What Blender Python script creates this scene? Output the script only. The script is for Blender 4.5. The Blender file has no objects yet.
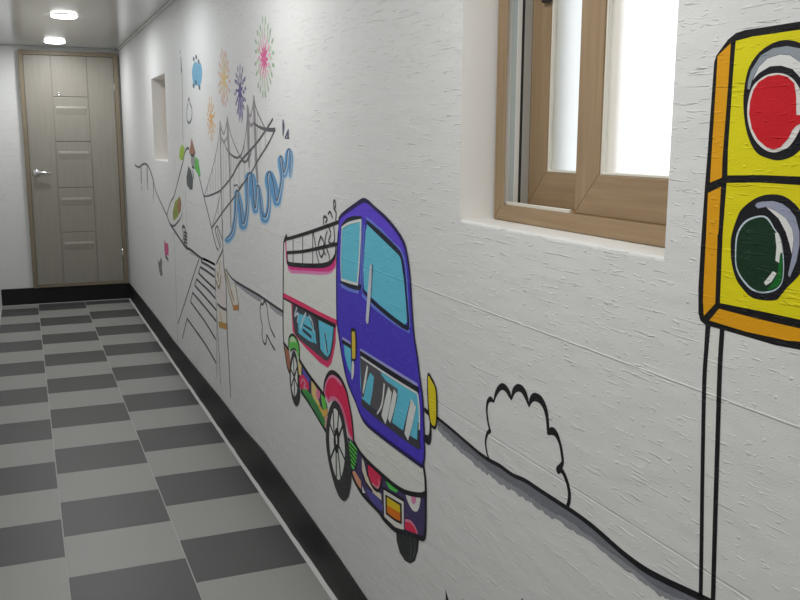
import bpy, bmesh, math, random
from mathutils import Vector, Matrix
from mathutils.geometry import tessellate_polygon

random.seed(7)
SC = bpy.context.scene
COL = SC.collection

# ------------------------------------------------------------------ camera
F_PX = 904.682
YAW, PITCH, ROLL = 0.392702, 0.175646, 0.003443
CAM = Vector((0.0, 0.0, 1.459146))
FWD = Vector((math.sin(YAW) * math.cos(PITCH), math.cos(YAW) * math.cos(PITCH), -math.sin(PITCH)))
_r = Vector((math.cos(YAW), -math.sin(YAW), 0))
_u = _r.cross(FWD)
RGT = math.cos(ROLL) * _r + math.sin(ROLL) * _u
UPV = -math.sin(ROLL) * _r + math.cos(ROLL) * _u
cd = bpy.data.cameras.new('camera')
cam = bpy.data.objects.new('camera', cd)
COL.objects.link(cam)
cd.sensor_width = 36
cd.lens = F_PX / 800 * 36
cd.clip_start = 0.02
m = Matrix((RGT, UPV, -FWD)).transposed().to_4x4()
m.translation = CAM
cam.matrix_world = m
SC.camera = cam

# ------------------------------------------------------------------ room sizes (metres)
WX = 0.8555          # face of the long right wall
LX = -0.252          # left wall
EY = 8.588           # end wall
BY = -2.4            # wall behind
CZ = 2.237           # ceiling
E8 = 8.581


def ray(px, py):
    return FWD + RGT * ((px - 400) / F_PX) - UPV * ((py - 300) / F_PX)


def wall_pt(px, py, x=WX):
    """where the traced point of a painting lies on the long wall: (y, z) in metres"""
    d = ray(px, py)
    t = (x - CAM.x) / d.x
    q = CAM + d * t
    return (q.y, q.z)


# ------------------------------------------------------------------ object helpers
def tag(o, label=None, cat=None, group=None, kind=None):
    if label: o['label'] = label
    if cat: o['category'] = cat
    if group: o['group'] = group
    if kind: o['kind'] = kind
    elif cat: o['kind'] = 'thing'
    return o


def empty(name, loc, label=None, cat=None, group=None, kind=None):
    o = bpy.data.objects.new(name, None)
    o.empty_display_size = 0.05
    COL.objects.link(o)
    o.location = loc
    return tag(o, label, cat, group, kind)


def obj(name, bm, mat, parent=None, smooth=False):
    """bm holds world coordinates; the child keeps its parent's base as origin"""
    if parent is not None:
        base = Vector(parent.location)
        pp = parent.parent
        while pp is not None:
            base += Vector(pp.location)
            pp = pp.parent
        bmesh.ops.translate(bm, verts=bm.verts, vec=-base)
    bmesh.ops.recalc_face_normals(bm, faces=bm.faces)
    me = bpy.data.meshes.new(name)
    bm.to_mesh(me)
    bm.free()
    for mm in (mat if isinstance(mat, (list, tuple)) else [mat]):
        me.materials.append(mm)
    if smooth:
        for p in me.polygons:
            p.use_smooth = True
    o = bpy.data.objects.new(name, me)
    COL.objects.link(o)
    if parent is not None:
        o.parent = parent
    return o


def box(bm, x0, x1, y0, y1, z0, z1, bev=0.0, seg=2, mi=0):
    vs = [bm.verts.new((x, y, z)) for x in (x0, x1) for y in (y0, y1) for z in (z0, z1)]
    fs = [bm.faces.new([vs[i] for i in q]) for q in
          ((0, 1, 3, 2), (4, 6, 7, 5), (0, 4, 5, 1), (2, 3, 7, 6), (0, 2, 6, 4), (1, 5, 7, 3))]
    for f in fs: f.material_index = mi
    if bev > 0:
        es = list({e for f in fs for e in f.edges})
        r = bmesh.ops.bevel(bm, geom=es, offset=bev, segments=seg, affect='EDGES', profile=0.5)
        for f in r['faces']: f.material_index = mi
    return fs


def lathe(bm, c, axis, prof, n=40, mi=0):
    """prof: list of (distance along axis, radius)"""
    a = Vector(axis).normalized()
    t = a.orthogonal().normalized()
    b = a.cross(t)
    rings = []
    for d, r in prof:
        if r < 1e-6:
            rings.append([bm.verts.new(Vector(c) + a * d)])
        else:
            rings.append([bm.verts.new(Vector(c) + a * d + (t * math.cos(2 * math.pi * k / n) + b * math.sin(2 * math.pi * k / n)) * r) for k in range(n)])
    for A, B in zip(rings, rings[1:]):
        for k in range(n):
            k2 = (k + 1) % n
            if len(A) == 1 and len(B) == 1: continue
            if len(A) == 1: f = bm.faces.new((A[0], B[k], B[k2]))
            elif len(B) == 1: f = bm.faces.new((A[k], B[0], A[k2]))
            else: f = bm.faces.new((A[k], B[k], B[k2], A[k2]))
            f.material_index = mi
    return rings


# ------------------------------------------------------------------ materials
def lin(c):
    return tuple(((v / 255) / 12.92 if v / 255 <= 0.04045 else ((v / 255 + 0.055) / 1.055) ** 2.4) for v in c)


class NT:
    def __init__(self, nt): self.t = nt
    def n(self, kind, **kw):
        x = self.t.nodes.new(kind)
        for k, v in kw.items():
            if k.startswith('i_'):
                x.inputs[k[2:].replace('_', ' ')].default_value = v
            else:
                setattr(x, k, v)
        return x
    def l(self, a, b): self.t.links.new(a, b)
    def math(self, op, a, b=None, c=None):
        x = self.n('ShaderNodeMath', operation=op)
        for i, v in enumerate((a, b, c)):
            if v is None: continue
            if isinstance(v, (int, float)): x.inputs[i].default_value = v
            else: self.l(v, x.inputs[i])
        return x.outputs[0]


def new_mat(name):
    mt = bpy.data.materials.new(name)
    mt.use_nodes = True
    nt = mt.node_tree
    nt.nodes.clear()
    k = NT(nt)
    out = k.n('ShaderNodeOutputMaterial')
    b = k.n('ShaderNodeBsdfPrincipled')
    k.l(b.outputs[0], out.inputs[0])
    return mt, k, b


def relief_group():
    """embossed wallpaper: dents dragged sideways, fine grain, two horizontal paper seams"""
    g = bpy.data.node_groups.new('wallpaper_relief', 'ShaderNodeTree')
    g.interface.new_socket('Height', in_out='OUTPUT', socket_type='NodeSocketFloat')
    g.interface.new_socket('Normal', in_out='OUTPUT', socket_type='NodeSocketVector')
    k = NT(g)
    out = k.n('NodeGroupOutput')
    geo = k.n('ShaderNodeNewGeometry')
    sep = k.n('ShaderNodeSeparateXYZ')
    k.l(geo.outputs['Position'], sep.inputs[0])
    u = k.math('ADD', sep.outputs[0], sep.outputs[1])        # along either wall
    z = sep.outputs[2]

    def field(su, sz, lo, hi, detail, off):
        v = k.n('ShaderNodeCombineXYZ')
        k.l(k.math('MULTIPLY', u, su), v.inputs[0])
        k.l(k.math('MULTIPLY', z, sz), v.inputs[1])
        v.inputs[2].default_value = off
        nz = k.n('ShaderNodeTexNoise')
        nz.inputs['Scale'].default_value = 1.0
        nz.inputs['Detail'].default_value = detail
        nz.inputs['Roughness'].default_value = 0.5
        k.l(v.outputs[0], nz.inputs['Vector'])
        r = k.n('ShaderNodeMapRange')
        r.interpolation_type = 'SMOOTHSTEP'
        r.inputs[1].default_value = lo
        r.inputs[2].default_value = hi
        k.l(nz.outputs[0], r.inputs[0])
        return r.outputs[0]

    tilt = z
    streak = field(11, 150, 0.62, 0.665, 2.0, 0.0)
    small = field(46, 150, 0.65, 0.71, 1.0, 5.0)
    mask = field(6, 10, 0.40, 0.52, 1.0, 9.0)
    grain = field(260, 420, 0.2, 0.8, 2.0, 2.0)
    soft = field(9, 26, 0.3, 0.7, 1.0, 4.0)
    h = k.math('MULTIPLY', streak, mask)
    h = k.math('ADD', h, k.math('MULTIPLY', small, 0.5))
    h = k.math('MULTIPLY', h, 1.0)
    h = k.math('ADD', h, k.math('MULTIPLY', grain, 0.10))
    h = k.math('ADD', h, k.math('MULTIPLY', soft, 0.35))
    for zz in (1.1150, 0.8602):
        d = k.math('ABSOLUTE', k.math('SUBTRACT', z, zz))
        s = k.math('SUBTRACT', 1.0, k.math('MINIMUM', k.math('DIVIDE', d, 0.0022), 1.0))
        h = k.math('ADD', h, k.math('MULTIPLY', s, 0.5 if zz > 1 else -0.4))
    b = k.n('ShaderNodeBump')
    b.inputs['Strength'].default_value = 0.62
    b.inputs['Distance'].default_value = 0.0034
    k.l(h, b.inputs['Height'])
    k.l(h, out.inputs[0])
    k.l(b.outputs[0], out.inputs[1])
    return g


RELIEF = relief_group()


def wall_mat(name, col, rough=0.62, spec=0.3):
    mt, k, b = new_mat(name)
    b.inputs['Base Color'].default_value = (*col, 1)
    if hasattr(mt, 'cycles') and hasattr(mt.cycles, 'use_bump_map_correction'): mt.cycles.use_bump_map_correction = False
    b.inputs['Roughness'].default_value = rough
    b.inputs['Specular IOR Level'].default_value = spec
    g = k.n('ShaderNodeGroup')
    g.node_tree = RELIEF
    k.l(g.outputs['Normal'], b.inputs['Normal'])
    return mt


def plain(name, col, rough=0.5, spec=0.4, metal=0.0, bump=0.0, bscale=80, var=0.0):
    mt, k, b = new_mat(name)
    b.inputs['Base Color'].default_value = (*col, 1)
    b.inputs['Roughness'].default_value = rough
    b.inputs['Specular IOR Level'].default_value = spec
    b.inputs['Metallic'].default_value = metal
    if bump or var:
        geo = k.n('ShaderNodeNewGeometry')
        nz = k.n('ShaderNodeTexNoise')
        nz.inputs['Scale'].default_value = bscale
        nz.inputs['Detail'].default_value = 4
        k.l(geo.outputs['Position'], nz.inputs['Vector'])
        if bump:
            bp = k.n('ShaderNodeBump')
            bp.inputs['Strength'].default_value = bump
            bp.inputs['Distance'].default_value = 0.001
            k.l(nz.outputs[0], bp.inputs['Height'])
            k.l(bp.outputs[0], b.inputs['Normal'])
        if var:
            r = k.n('ShaderNodeMapRange')
            r.inputs[3].default_value = 1 - var
            r.inputs[4].default_value = 1 + var
            k.l(nz.outputs[0], r.inputs[0])
            mx = k.n('ShaderNodeVectorMath', operation='SCALE')
            mx.inputs[0].default_value = col
            k.l(r.outputs[0], mx.inputs['Scale'])
            k.l(mx.outputs[0], b.inputs['Base Color'])
    return mt


def wood(name, c1, c2, stretch, rough=0.45):
    """grain drawn out along the axis whose stretch value is small"""
    mt, k, b = new_mat(name)
    geo = k.n('ShaderNodeNewGeometry')
    mp = k.n('ShaderNodeMapping')
    mp.inputs['Scale'].default_value = stretch
    k.l(geo.outputs['Position'], mp.inputs[0])
    nz = k.n('ShaderNodeTexNoise')
    nz.inputs['Scale'].default_value = 1
    nz.inputs['Detail'].default_value = 5
    nz.inputs['Roughness'].default_value = 0.65
    k.l(mp.outputs[0], nz.inputs['Vector'])
    rp = k.n('ShaderNodeValToRGB')
    rp.color_ramp.elements[0].position = 0.3
    rp.color_ramp.elements[0].color = (*c1, 1)
    rp.color_ramp.elements[1].position = 0.7
    rp.color_ramp.elements[1].color = (*c2, 1)
    k.l(nz.outputs[0], rp.inputs[0])
    k.l(rp.outputs[0], b.inputs['Base Color'])
    b.inputs['Roughness'].default_value = rough
    b.inputs['Specular IOR Level'].default_value = 0.35
    bp = k.n('ShaderNodeBump')
    bp.inputs['Strength'].default_value = 0.15
    bp.inputs['Distance'].default_value = 0.0006
    k.l(nz.outputs[0], bp.inputs['Height'])
    k.l(bp.outputs[0], b.inputs['Normal'])
    return mt


def emit(name, col, s):
    mt = bpy.data.materials.new(name)
    mt.use_nodes = True
    nt = mt.node_tree
    nt.nodes.clear()
    k = NT(nt)
    out = k.n('ShaderNodeOutputMaterial')
    e = k.n('ShaderNodeEmission')
    e.inputs[0].default_value = (*col, 1)
    e.inputs[1].default_value = s
    k.l(e.outputs[0], out.inputs[0])
    return mt


WALL_ALB = 0.80
M_WALL = wall_mat('white_embossed_wallpaper', (0.80, 0.80, 0.79), 0.5, 0.4)
M_REVEAL = plain('white_plaster', (0.86, 0.85, 0.82), 0.6, 0.3, bump=0.3, bscale=60)
M_CEIL = plain('glossy_white_panel', (0.60, 0.605, 0.585), 0.14, 0.5)
M_CORN = plain('ceiling_moulding_white', (0.62, 0.62, 0.60), 0.4)
M_BASE = plain('black_skirting', (0.013, 0.013, 0.014), 0.5, 0.3, bump=0.25, bscale=40, var=0.3)
M_GROUT = plain('pale_grout', (0.50, 0.50, 0.48), 0.7, 0.2)
M_CAULK = plain('white_sealant', (0.66, 0.66, 0.64), 0.5, 0.3)
M_TL = plain('pale_grey_tile', (0.345, 0.345, 0.325), 0.42, 0.45, bump=0.08, bscale=300, var=0.08)
M_TD = plain('dark_grey_tile', (0.088, 0.088, 0.088), 0.42, 0.45, bump=0.08, bscale=300, var=0.15)
M_DOOR = wood('pale_ash_veneer', (0.300, 0.277, 0.236), (0.340, 0.315, 0.272), (45, 45, 2.5), 0.42)
M_DFRAME = wood('brown_door_frame', (0.215, 0.172, 0.118), (0.28, 0.232, 0.165), (60, 60, 3))
M_GROOVE = plain('door_groove', (0.22, 0.195, 0.15), 0.5)
M_WOODV = wood('oak_stile', (0.295, 0.196, 0.108), (0.385, 0.270, 0.156), (70, 70, 3.0))
M_WOODH = wood('oak_rail', (0.295, 0.196, 0.108), (0.385, 0.270, 0.156), (70, 4.0, 90))
M_CHROME = plain('chrome', (0.75, 0.75, 0.75), 0.18, 0.5, 1.0)
M_VINYL = plain('white_vinyl', (0.78, 0.79, 0.77), 0.35)
M_BLUEV = plain('blue_grey_gasket', (0.50, 0.57, 0.58), 0.45)
M_GREYV = plain('grey_gasket', (0.42, 0.42, 0.40), 0.45)
M_TRACK = plain('ivory_track', (0.80, 0.77, 0.68), 0.4)
M_DARK = plain('dark_gap', (0.03, 0.03, 0.03), 0.6)
M_LAMP = emit('lit_diffuser', (0.98, 1, 0.99), 14.0)
M_RIM = plain('white_lamp_rim', (0.8, 0.8, 0.78), 0.35)


def glass_mat(name, rough, col):
    mt, k, b = new_mat(name)
    b.inputs['Base Color'].default_value = (*col, 1)
    b.inputs['Roughness'].default_value = rough
    b.inputs['Transmission Weight'].default_value = 1.0
    b.inputs['IOR'].default_value = 1.2
    b.inputs['Specular IOR Level'].default_value = 0.3
    geo = k.n('ShaderNodeNewGeometry')
    wv = k.n('ShaderNodeTexWave')
    wv.bands_direction = 'Z'
    wv.inputs['Scale'].default_value = 42
    wv.inputs['Distortion'].default_value = 0.5
    k.l(geo.outputs['Position'], wv.inputs[0])
    bp = k.n('ShaderNodeBump')
    bp.inputs['Strength'].default_value = 0.1
    bp.inputs['Distance'].default_value = 0.0006
    k.l(wv.outputs[0], bp.inputs['Height'])
    k.l(bp.outputs[0], b.inputs['Normal'])
    return mt


M_GLASS = glass_mat('frosted_glass', 0.28, (0.97, 0.98, 0.97))
M_GLASS2 = glass_mat('daylight_dimming_glass', 0.28, (0.66, 0.68, 0.69))  # grey put into the glass to weaken the daylight coming through

_pc = {}


def paint(rgb, wall=168, rough=0.5, name=None):
    """acrylic paint; rgb as photographed where the bare wall beside it reads `wall`"""
    key = (rgb, wall)
    if key not in _pc:
        w = lin((wall, wall, wall))[0]
        c = [max(0.004, v / w * WALL_ALB - 0.012) for v in lin(rgb)]
        s = min(1.0, 0.82 / max(c))
        c = tuple(v * s for v in c)
        _pc[key] = wall_mat(name or 'wall_paint', c, rough, 0.25)
    return _pc[key]


# ------------------------------------------------------------------ brush
def catmull(pts, closed, n=6):
    out = []
    N = len(pts)
    if N < 3: return list(pts)
    rng = range(N) if closed else range(N - 1)
    for i in rng:
        if closed:
            p0, p1, p2, p3 = pts[i - 1], pts[i], pts[(i + 1) % N], pts[(i + 2) % N]
        else:
            p0, p1, p2, p3 = pts[max(i - 1, 0)], pts[i], pts[i + 1], pts[min(i + 2, N - 1)]
        for j in range(n):
            t = j / n
            out.append(tuple(0.5 * (2 * b + (c - a) * t + (2 * a - 5 * b + 4 * c - d) * t * t + (3 * b - a - 3 * c + d) * t ** 3)
                             for a, b, c, d in zip(p0, p1, p2, p3)))
    if not closed: out.append(tuple(pts[-1]))
    return out


LAY = 0.00025


class Ink:
    """one coat of paint on the long wall: filled shapes and brush strokes in one mesh"""
    def __init__(self, layer):
        self.bm = bmesh.new()
        self.layer = layer
        self.k = 0
        self.cuts = []

    def x(self):
        self.k += 1
        self.cuts.append(len(self.bm.verts))
        return WX - 0.0002 - LAY * self.layer - 0.000004 * (self.k % 40)

    def _poly(self, yz, x):
        tris = tessellate_polygon([[Vector((p[0], p[1], 0)) for p in yz]])
        vs = [self.bm.verts.new((x, p[0], p[1])) for p in yz]
        for t in tris:
            try:
                self.bm.faces.new([vs[i] for i in t])
            except ValueError:
                pass

    def fill(self, pts, smooth=False, n=5):
        x = self.x()
        if smooth: pts = catmull(pts, True, n)
        self._poly([wall_pt(a, b, x) for a, b in pts], x)
        return self

    def line(self, pts, w, closed=False, smooth=True, n=5, caps=True):
        """w: brush width in millimetres (number, or one per traced point)"""
        x = self.x()
        if not isinstance(w, (list, tuple)): w = [w] * len(pts)
        P = [(a, b, c) for (a, b), c in zip(pts, w)]
        if smooth: P = catmull(P, closed, n)
        Q = [(*wall_pt(a, b, x), c / 2000) for a, b, c in P]
        self.ribbon(Q, x, closed, caps)
        return self

    def ribbon(self, Q, x, closed=False, caps=True):
        N = len(Q)
        L, R = [], []
        for i in range(N):
            a = Q[i - 1] if (i > 0 or closed) else Q[i]
            b = Q[(i + 1) % N] if (i < N - 1 or closed) else Q[i]
            ty, tz = b[0] - a[0], b[1] - a[1]
            d = math.hypot(ty, tz) or 1e-9
            ny, nz = -tz / d, ty / d
            r = Q[i][2]
            L.append(self.bm.verts.new((x, Q[i][0] + ny * r, Q[i][1] + nz * r)))
            R.append(self.bm.verts.new((x, Q[i][0] - ny * r, Q[i][1] - nz * r)))
        for i in range(N if closed else N - 1):
            j = (i + 1) % N
            try:
                self.bm.faces.new((L[i], L[j], R[j], R[i]))
            except ValueError:
                pass
        if caps and not closed:
            for q in (Q[0], Q[-1]):
                if q[2] > 0.0008:
                    x2 = x - 0.000002
                    self._poly([(q[0] + q[2] * math.cos(k * math.pi / 5), q[1] + q[2] * math.sin(k * math.pi / 5)) for k in range(10)], x2)

    def pxline(self, pts, w, smooth=True, n=5):
        """w as apparent thickness in the traced drawing, one per point; laid down as overlapping dabs"""
        x = self.x()
        if not isinstance(w, (list, tuple)): w = [w] * len(pts)
        P = [(a, b, c) for (a, b), c in zip(pts, w)]
        if smooth: P = catmull(P, False, n)
        dx = 0.0
        for p, q in zip(P, P[1:]):
            dx = (dx + 0.0000035) % 0.00021
            xx = x - dx
            tx, ty = q[0] - p[0], q[1] - p[1]
            d = math.hypot(tx, ty) or 1e-9
            ang = math.atan2(ty, tx)
            loop = []
            for e, s in ((q, -math.pi / 2), (p, math.pi / 2)):
                for k in range(6):
                    t = ang + s + math.pi * k / 5
                    loop.append((e[0] + e[2] / 2 * math.cos(t), e[1] + e[2] / 2 * math.sin(t)))
            vs = [self.bm.verts.new((xx, *wall_pt(a, b, xx))) for a, b in loop]
            self.bm.faces.new(vs)
        return self

    def put(self, name, mat, parent=None, one=None):
        """one object; separate strokes become separate parts"""
        if self.k > 1 and one not in (True,):
            self.bm.verts.ensure_lookup_table()
            self.bm.verts.index_update()
            me0 = bpy.data.meshes.new('tmp')
            self.bm.to_mesh(me0)
            self.bm.free()
            root = parent
            part = name
            if parent is None:
                lo = min(me0.vertices, key=lambda v: v.co.z).co
                root = empty(name, (WX, lo.y, lo.z))
                part = one or 'stroke'
            last = None
            cuts = self.cuts + [len(me0.vertices)]
            for a, b_ in zip(cuts, cuts[1:]):
                if a == b_: continue
                bm = bmesh.new()
                vs = [bm.verts.new(me0.vertices[i].co) for i in range(a, b_)]
                for p in me0.polygons:
                    if a <= p.vertices[0] < b_:
                        bm.faces.new([vs[i - a] for i in p.vertices])
                last = face_room(obj(part, bm, mat, root))
            bpy.data.meshes.remove(me0)
            return root if parent is None else last
        return face_room(obj(name, self.bm, mat, parent))


def face_room(o):
    for p in o.data.polygons:
        if p.normal.x > 0: p.flip()
    o.data.update()
    return o


def art(name, px, label, cat, group=None):
    """a painted figure; its base sits on the wall under the figure's lowest point"""
    y, z = wall_pt(*px)
    return empty(name, (WX, y, z), label, cat, group, 'thing')


# ------------------------------------------------------------------ setting
# floor: one mesh, tiles with fine joints over a grout bed
bm = bmesh.new()
box(bm, LX, WX + 0.25, BY, EY + 0.1, -0.06, -0.002, mi=0)
J1, J2, RX, T = 0.0555, 0.448, 0.8334, 0.345


def tiles(x0, x1, first_dark_edge):
    y = first_dark_edge
    k = 0
    while y > BY:
        y1, y0 = min(y, EY - 0.005), max(y - T, BY)
        if y1 > y0:
            box(bm, x0, x1, y0 + 0.0008, y1 - 0.0008, -0.004, 0.0, mi=2 if k % 2 == 0 else 1)
        y -= T
        k += 1


tiles(LX + 0.0135, J1 - 0.0025, 3.565 + 0.69 * 8)
tiles(J1 + 0.0025, J2 - 0.0025, 8.569)
tiles(J2 + 0.0025, RX, 8.3744 + T)
tag(obj('floor', bm, [M_GROUT, M_TL, M_TD]), kind='structure')

# long right wall with two deep window openings
WO = [(1.0605, 1.717, 1.2915, 1.86), (5.895, 6.535, 1.318, 1.857)]      # y0, y1, z0, z1
XB = 1.105
bm = bmesh.new()
SPL = 0.016                      # the near window's left reveal opens outwards
for x in (WX, XB):
    s = SPL if x == WX else 0.0
    ys = [BY, WO[0][0], WO[0][1] + s, WO[1][0], WO[1][1], EY + 0.1]
    for a, b in zip(ys, ys[1:]):
        hole = next((w for w in WO if abs(w[0] - a) < 1e-6), None)
        zs = [-0.002, CZ + 0.05] if not hole else None
        spans = [(-0.002, CZ + 0.05)] if not hole else [(-0.002, hole[2]), (hole[3], CZ + 0.05)]
        for z0, z1 in spans:
            bm.faces.new([bm.verts.new((x, yy, zz)) for yy, zz in ((a, z0), (b, z0), (b, z1), (a, z1))])
for y0, y1, z0, z1 in WO:
    c = [(y0, z0), (y1, z0), (y1, z1), (y0, z1)]
    s = SPL if y1 == WO[0][1] else 0.0
    for (a, b), (d, e) in zip(c, c[1:] + c[:1]):
        f = bm.faces.new([bm.verts.new(q) for q in ((WX, a + s * (a == y1), b), (WX, d + s * (d == y1), e), (XB, d, e), (XB, a, b))])
        f.material_index = 1
bmesh.ops.remove_doubles(bm, verts=bm.verts, dist=1e-5)
es = []
for e in bm.edges:
    if all(abs(v.co.x - WX) < 1e-6 for v in e.verts) and len({f.material_index for f in e.link_faces}) == 2:
        es.append(e)
bmesh.ops.bevel(bm, geom=es, offset=0.006, segments=3, affect='EDGES', profile=0.5)
tag(obj('wall_right', bm, [M_WALL, M_REVEAL]), kind='structure')

bm = bmesh.new()
box(bm, LX, WX, EY, EY + 0.1, -0.002, CZ + 0.05)
tag(obj('wall_back', bm, M_WALL), kind='structure')
bm = bmesh.new()
box(bm, LX - 0.1, LX, BY, EY + 0.1, -0.06, CZ + 0.05)
tag(obj('wall_left', bm, M_WALL), kind='structure')
bm = bmesh.new()
box(bm, LX - 0.1, XB, BY - 0.1, BY, -0.06, CZ + 0.05)
tag(obj('wall_front', bm, M_WALL), kind='structure')
bm = bmesh.new()
box(bm, LX, WX, BY, EY, CZ, CZ + 0.05)
tag(obj('ceiling', bm, M_CEIL), kind='structure')

# ceiling moulding along the right and end walls
bm = bmesh.new()
box(bm, WX - 0.018, WX - 0.0005, BY, EY, CZ - 0.016, CZ - 0.0005, 0.003)
tag(obj('trim_1', bm, M_CORN), kind='structure')
bm = bmesh.new()
box(bm, LX, WX - 0.019, EY - 0.014, EY - 0.0005, CZ - 0.012, CZ - 0.0005, 0.003)
tag(obj('trim_2', bm, M_CORN), kind='structure')

# black skirting, right: hand-cut upper edge
top_px = [(130, 284), (160, 322.5), (173.5, 341.5), (220, 398.5), (244, 430), (262.5, 451), (290.8, 491), (324.8, 539), (365.8, 600)]
edge = []
for a, b in top_px:
    d = ray(a, b)
    q = CAM + d * (0.849 / d.x)
    edge.append((q.y, q.z))
edge = [(EY - 0.008, 0.140)] + edge[1:] + [(1.2, 0.117), (0.2, 0.122), (BY, 0.12)]
bm = bmesh.new()
fr, bk = [], []
for y, z in edge:
    fr.append((bm.verts.new((0.849, y, 0.0)), bm.verts.new((0.849, y, z))))
    bk.append((bm.verts.new((WX - 0.0003, y, 0.0)), bm.verts.new((WX - 0.0003, y, z))))
for i in range(len(edge) - 1):
    bm.faces.new((fr[i][0], fr[i + 1][0], fr[i + 1][1], fr[i][1]))
    bm.faces.new((fr[i][1], fr[i + 1][1], bk[i + 1][1], bk[i][1]))
    bm.faces.new((bk[i][0], bk[i + 1][0], bk[i + 1][1], bk[i][1]))
    bm.faces.new((bk[i][0], bk[i + 1][0], fr[i + 1][0], fr[i][0]))
bm.faces.new((fr[0][0], fr[0][1], bk[0][1], bk[0][0]))
bm.faces.new((fr[-1][0], fr[-1][1], bk[-1][1], bk[-1][0]))
tag(obj('baseboard_right', bm, M_BASE), kind='structure')
# end-wall skirting, as a step below the door
bm = bmesh.new()
box(bm, LX + 0.014, 0.849, E8, EY - 0.0005, 0.0, 0.149, 0.002)
tag(obj('baseboard_back', bm, M_BASE), kind='structure')
# sealant bead between floor tiles and skirting, with a ragged lip
bm = bmesh.new()
prev = None
y = BY
N = 140
for i in range(N + 1):
    y = BY + (E8 - BY) * i / N
    w = 0.0145 + random.uniform(-0.002, 0.002)
    if abs(y - 2.30) < 0.045: w = 0.0105
    ring = [bm.verts.new(q) for q in ((RX - 0.001, y, -0.002), (RX - 0.001, y, 0.0012), (RX + w, y, 0.004), (RX + w, y, -0.002))]
    if prev:
        for j in range(4):
            bm.faces.new((prev[j], prev[(j + 1) % 4], ring[(j + 1) % 4], ring[j]))
    prev = ring
tag(obj('trim_3', bm, M_CAULK), kind='structure')
bm = bmesh.new()
box(bm, LX + 0.014, RX - 0.002, E8 - 0.012, E8 - 0.0003, -0.001, 0.003, 0.001)
tag(obj('trim_4', bm, M_CAULK), kind='structure')
bm = bmesh.new()
box(bm, LX + 0.0005, LX + 0.013, BY, EY, -0.001, 0.006, 0.002)
tag(obj('trim_5', bm, M_CAULK), kind='structure')

# ------------------------------------------------------------------ door at the end of the corridor
dx0, dx1, dz0, dz1 = 0.028, 0.836, 0.1495, 2.196
door = empty('door_1', (0.43, EY, dz0), kind='structure')
jw = 0.034
fy0 = EY - 0.052
bm = bmesh.new()
box(bm, dx0, dx0 + jw, fy0, EY - 0.0005, dz0, dz1, 0.003)
box(bm, dx1 - jw, dx1, fy0, EY - 0.0005, dz0, dz1, 0.003)
box(bm, dx0 + jw, dx1 - jw, fy0, EY - 0.0005, dz1 - jw, dz1, 0.003)
box(bm, dx0 + jw, dx1 - jw, fy0 + 0.01, EY - 0.0005, dz0, dz0 + 0.022, 0.003)
obj('door_frame', bm, M_DFRAME, door)
# slab: pieces between routed grooves
sx0, sx1, sz0, sz1 = dx0 + jw + 0.002, dx1 - jw - 0.002, dz0 + 0.025, dz1 - jw - 0.002
sy0 = EY - 0.036
gx0, gx1 = 0.283, 0.578
bm = bmesh.new()
g = 0.0035
zc = [sz0, 0.6358, 1.0285, 1.4298, 1.8136, sz1]
box(bm, sx0, sx1, sy0 + 0.006, EY - 0.001, sz0, sz1)
for a, b in ((sx0, gx0 - g), (gx1 + g, sx1)):
    box(bm, a, b, sy0, sy0 + 0.008, sz0, sz1, 0.0022)
for i in range(5):
    box(bm, gx0 + g, gx1 - g, sy0, sy0 + 0.008, zc[i] + (g if i else 0), zc[i + 1] - (g if i < 4 else 0), 0.0022)
slab = obj('door_panel', bm, M_DOOR, door)
for i, zz in enumerate((0.535, 0.928, 1.333, 1.722)):
    bm = bmesh.new()
    prof = [(0.014, -0.0005), (0.010, 0.002), (-0.004, 0.0072), (-0.010, 0.0068), (-0.055, 0.0008), (-0.060, -0.0005)]
    ra, rb = gx0 + 0.024, gx1 - 0.024
    A = [bm.verts.new((ra, sy0 - d, zz + h)) for h, d in prof]
    B = [bm.verts.new((rb, sy0 - d, zz + h)) for h, d in prof]
    for q in range(len(prof)):
        q2 = (q + 1) % len(prof)
        bm.faces.new((A[q], A[q2], B[q2], B[q]))
    bm.faces.new(A)
    bm.faces.new(B[::-1])
    obj('raised_moulding', bm, M_DOOR, slab)
# lever handle
lv = bmesh.new()
c = Vector((0.115, sy0, 1.164))
lathe(lv, c, (0, -1, 0), [(-0.001, 0.0), (-0.001, 0.031), (0.006, 0.031), (0.010, 0.026), (0.011, 0.0)], 32)
lathe(lv, c, (0, -1, 0), [(0.010, 0.011), (0.046, 0.011), (0.050, 0.0)], 20)
hd = obj('door_handle', lv, M_CHROME, door, True)
lv = bmesh.new()
lathe(lv, c + Vector((-0.006, -0.044, 0)), (1, 0, -0.03), [(0, 0), (0.002, 0.009), (0.02, 0.011), (0.07, 0.0105), (0.115, 0.0085), (0.122, 0.005), (0.124, 0)], 20)
obj('lever', lv, M_CHROME, hd, True)
lv = bmesh.new()
lathe(lv, (0.336, sy0, 1.838), (0, -1, 0), [(-0.001, 0), (-0.001, 0.014), (0.006, 0.014), (0.008, 0.009), (0.004, 0.006), (0.004, 0)], 24)
obj('peephole', lv, M_CHROME, door, True)
for zz in (0.42, 1.9):
    lv = bmesh.new()
    lathe(lv, (sx1 + 0.001, sy0 - 0.004, zz), (0, 0, 1), [(-0.05, 0), (-0.05, 0.006), (0.05, 0.006), (0.05, 0)], 16)
    obj('hinge', lv, M_CHROME, door, True)


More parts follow.
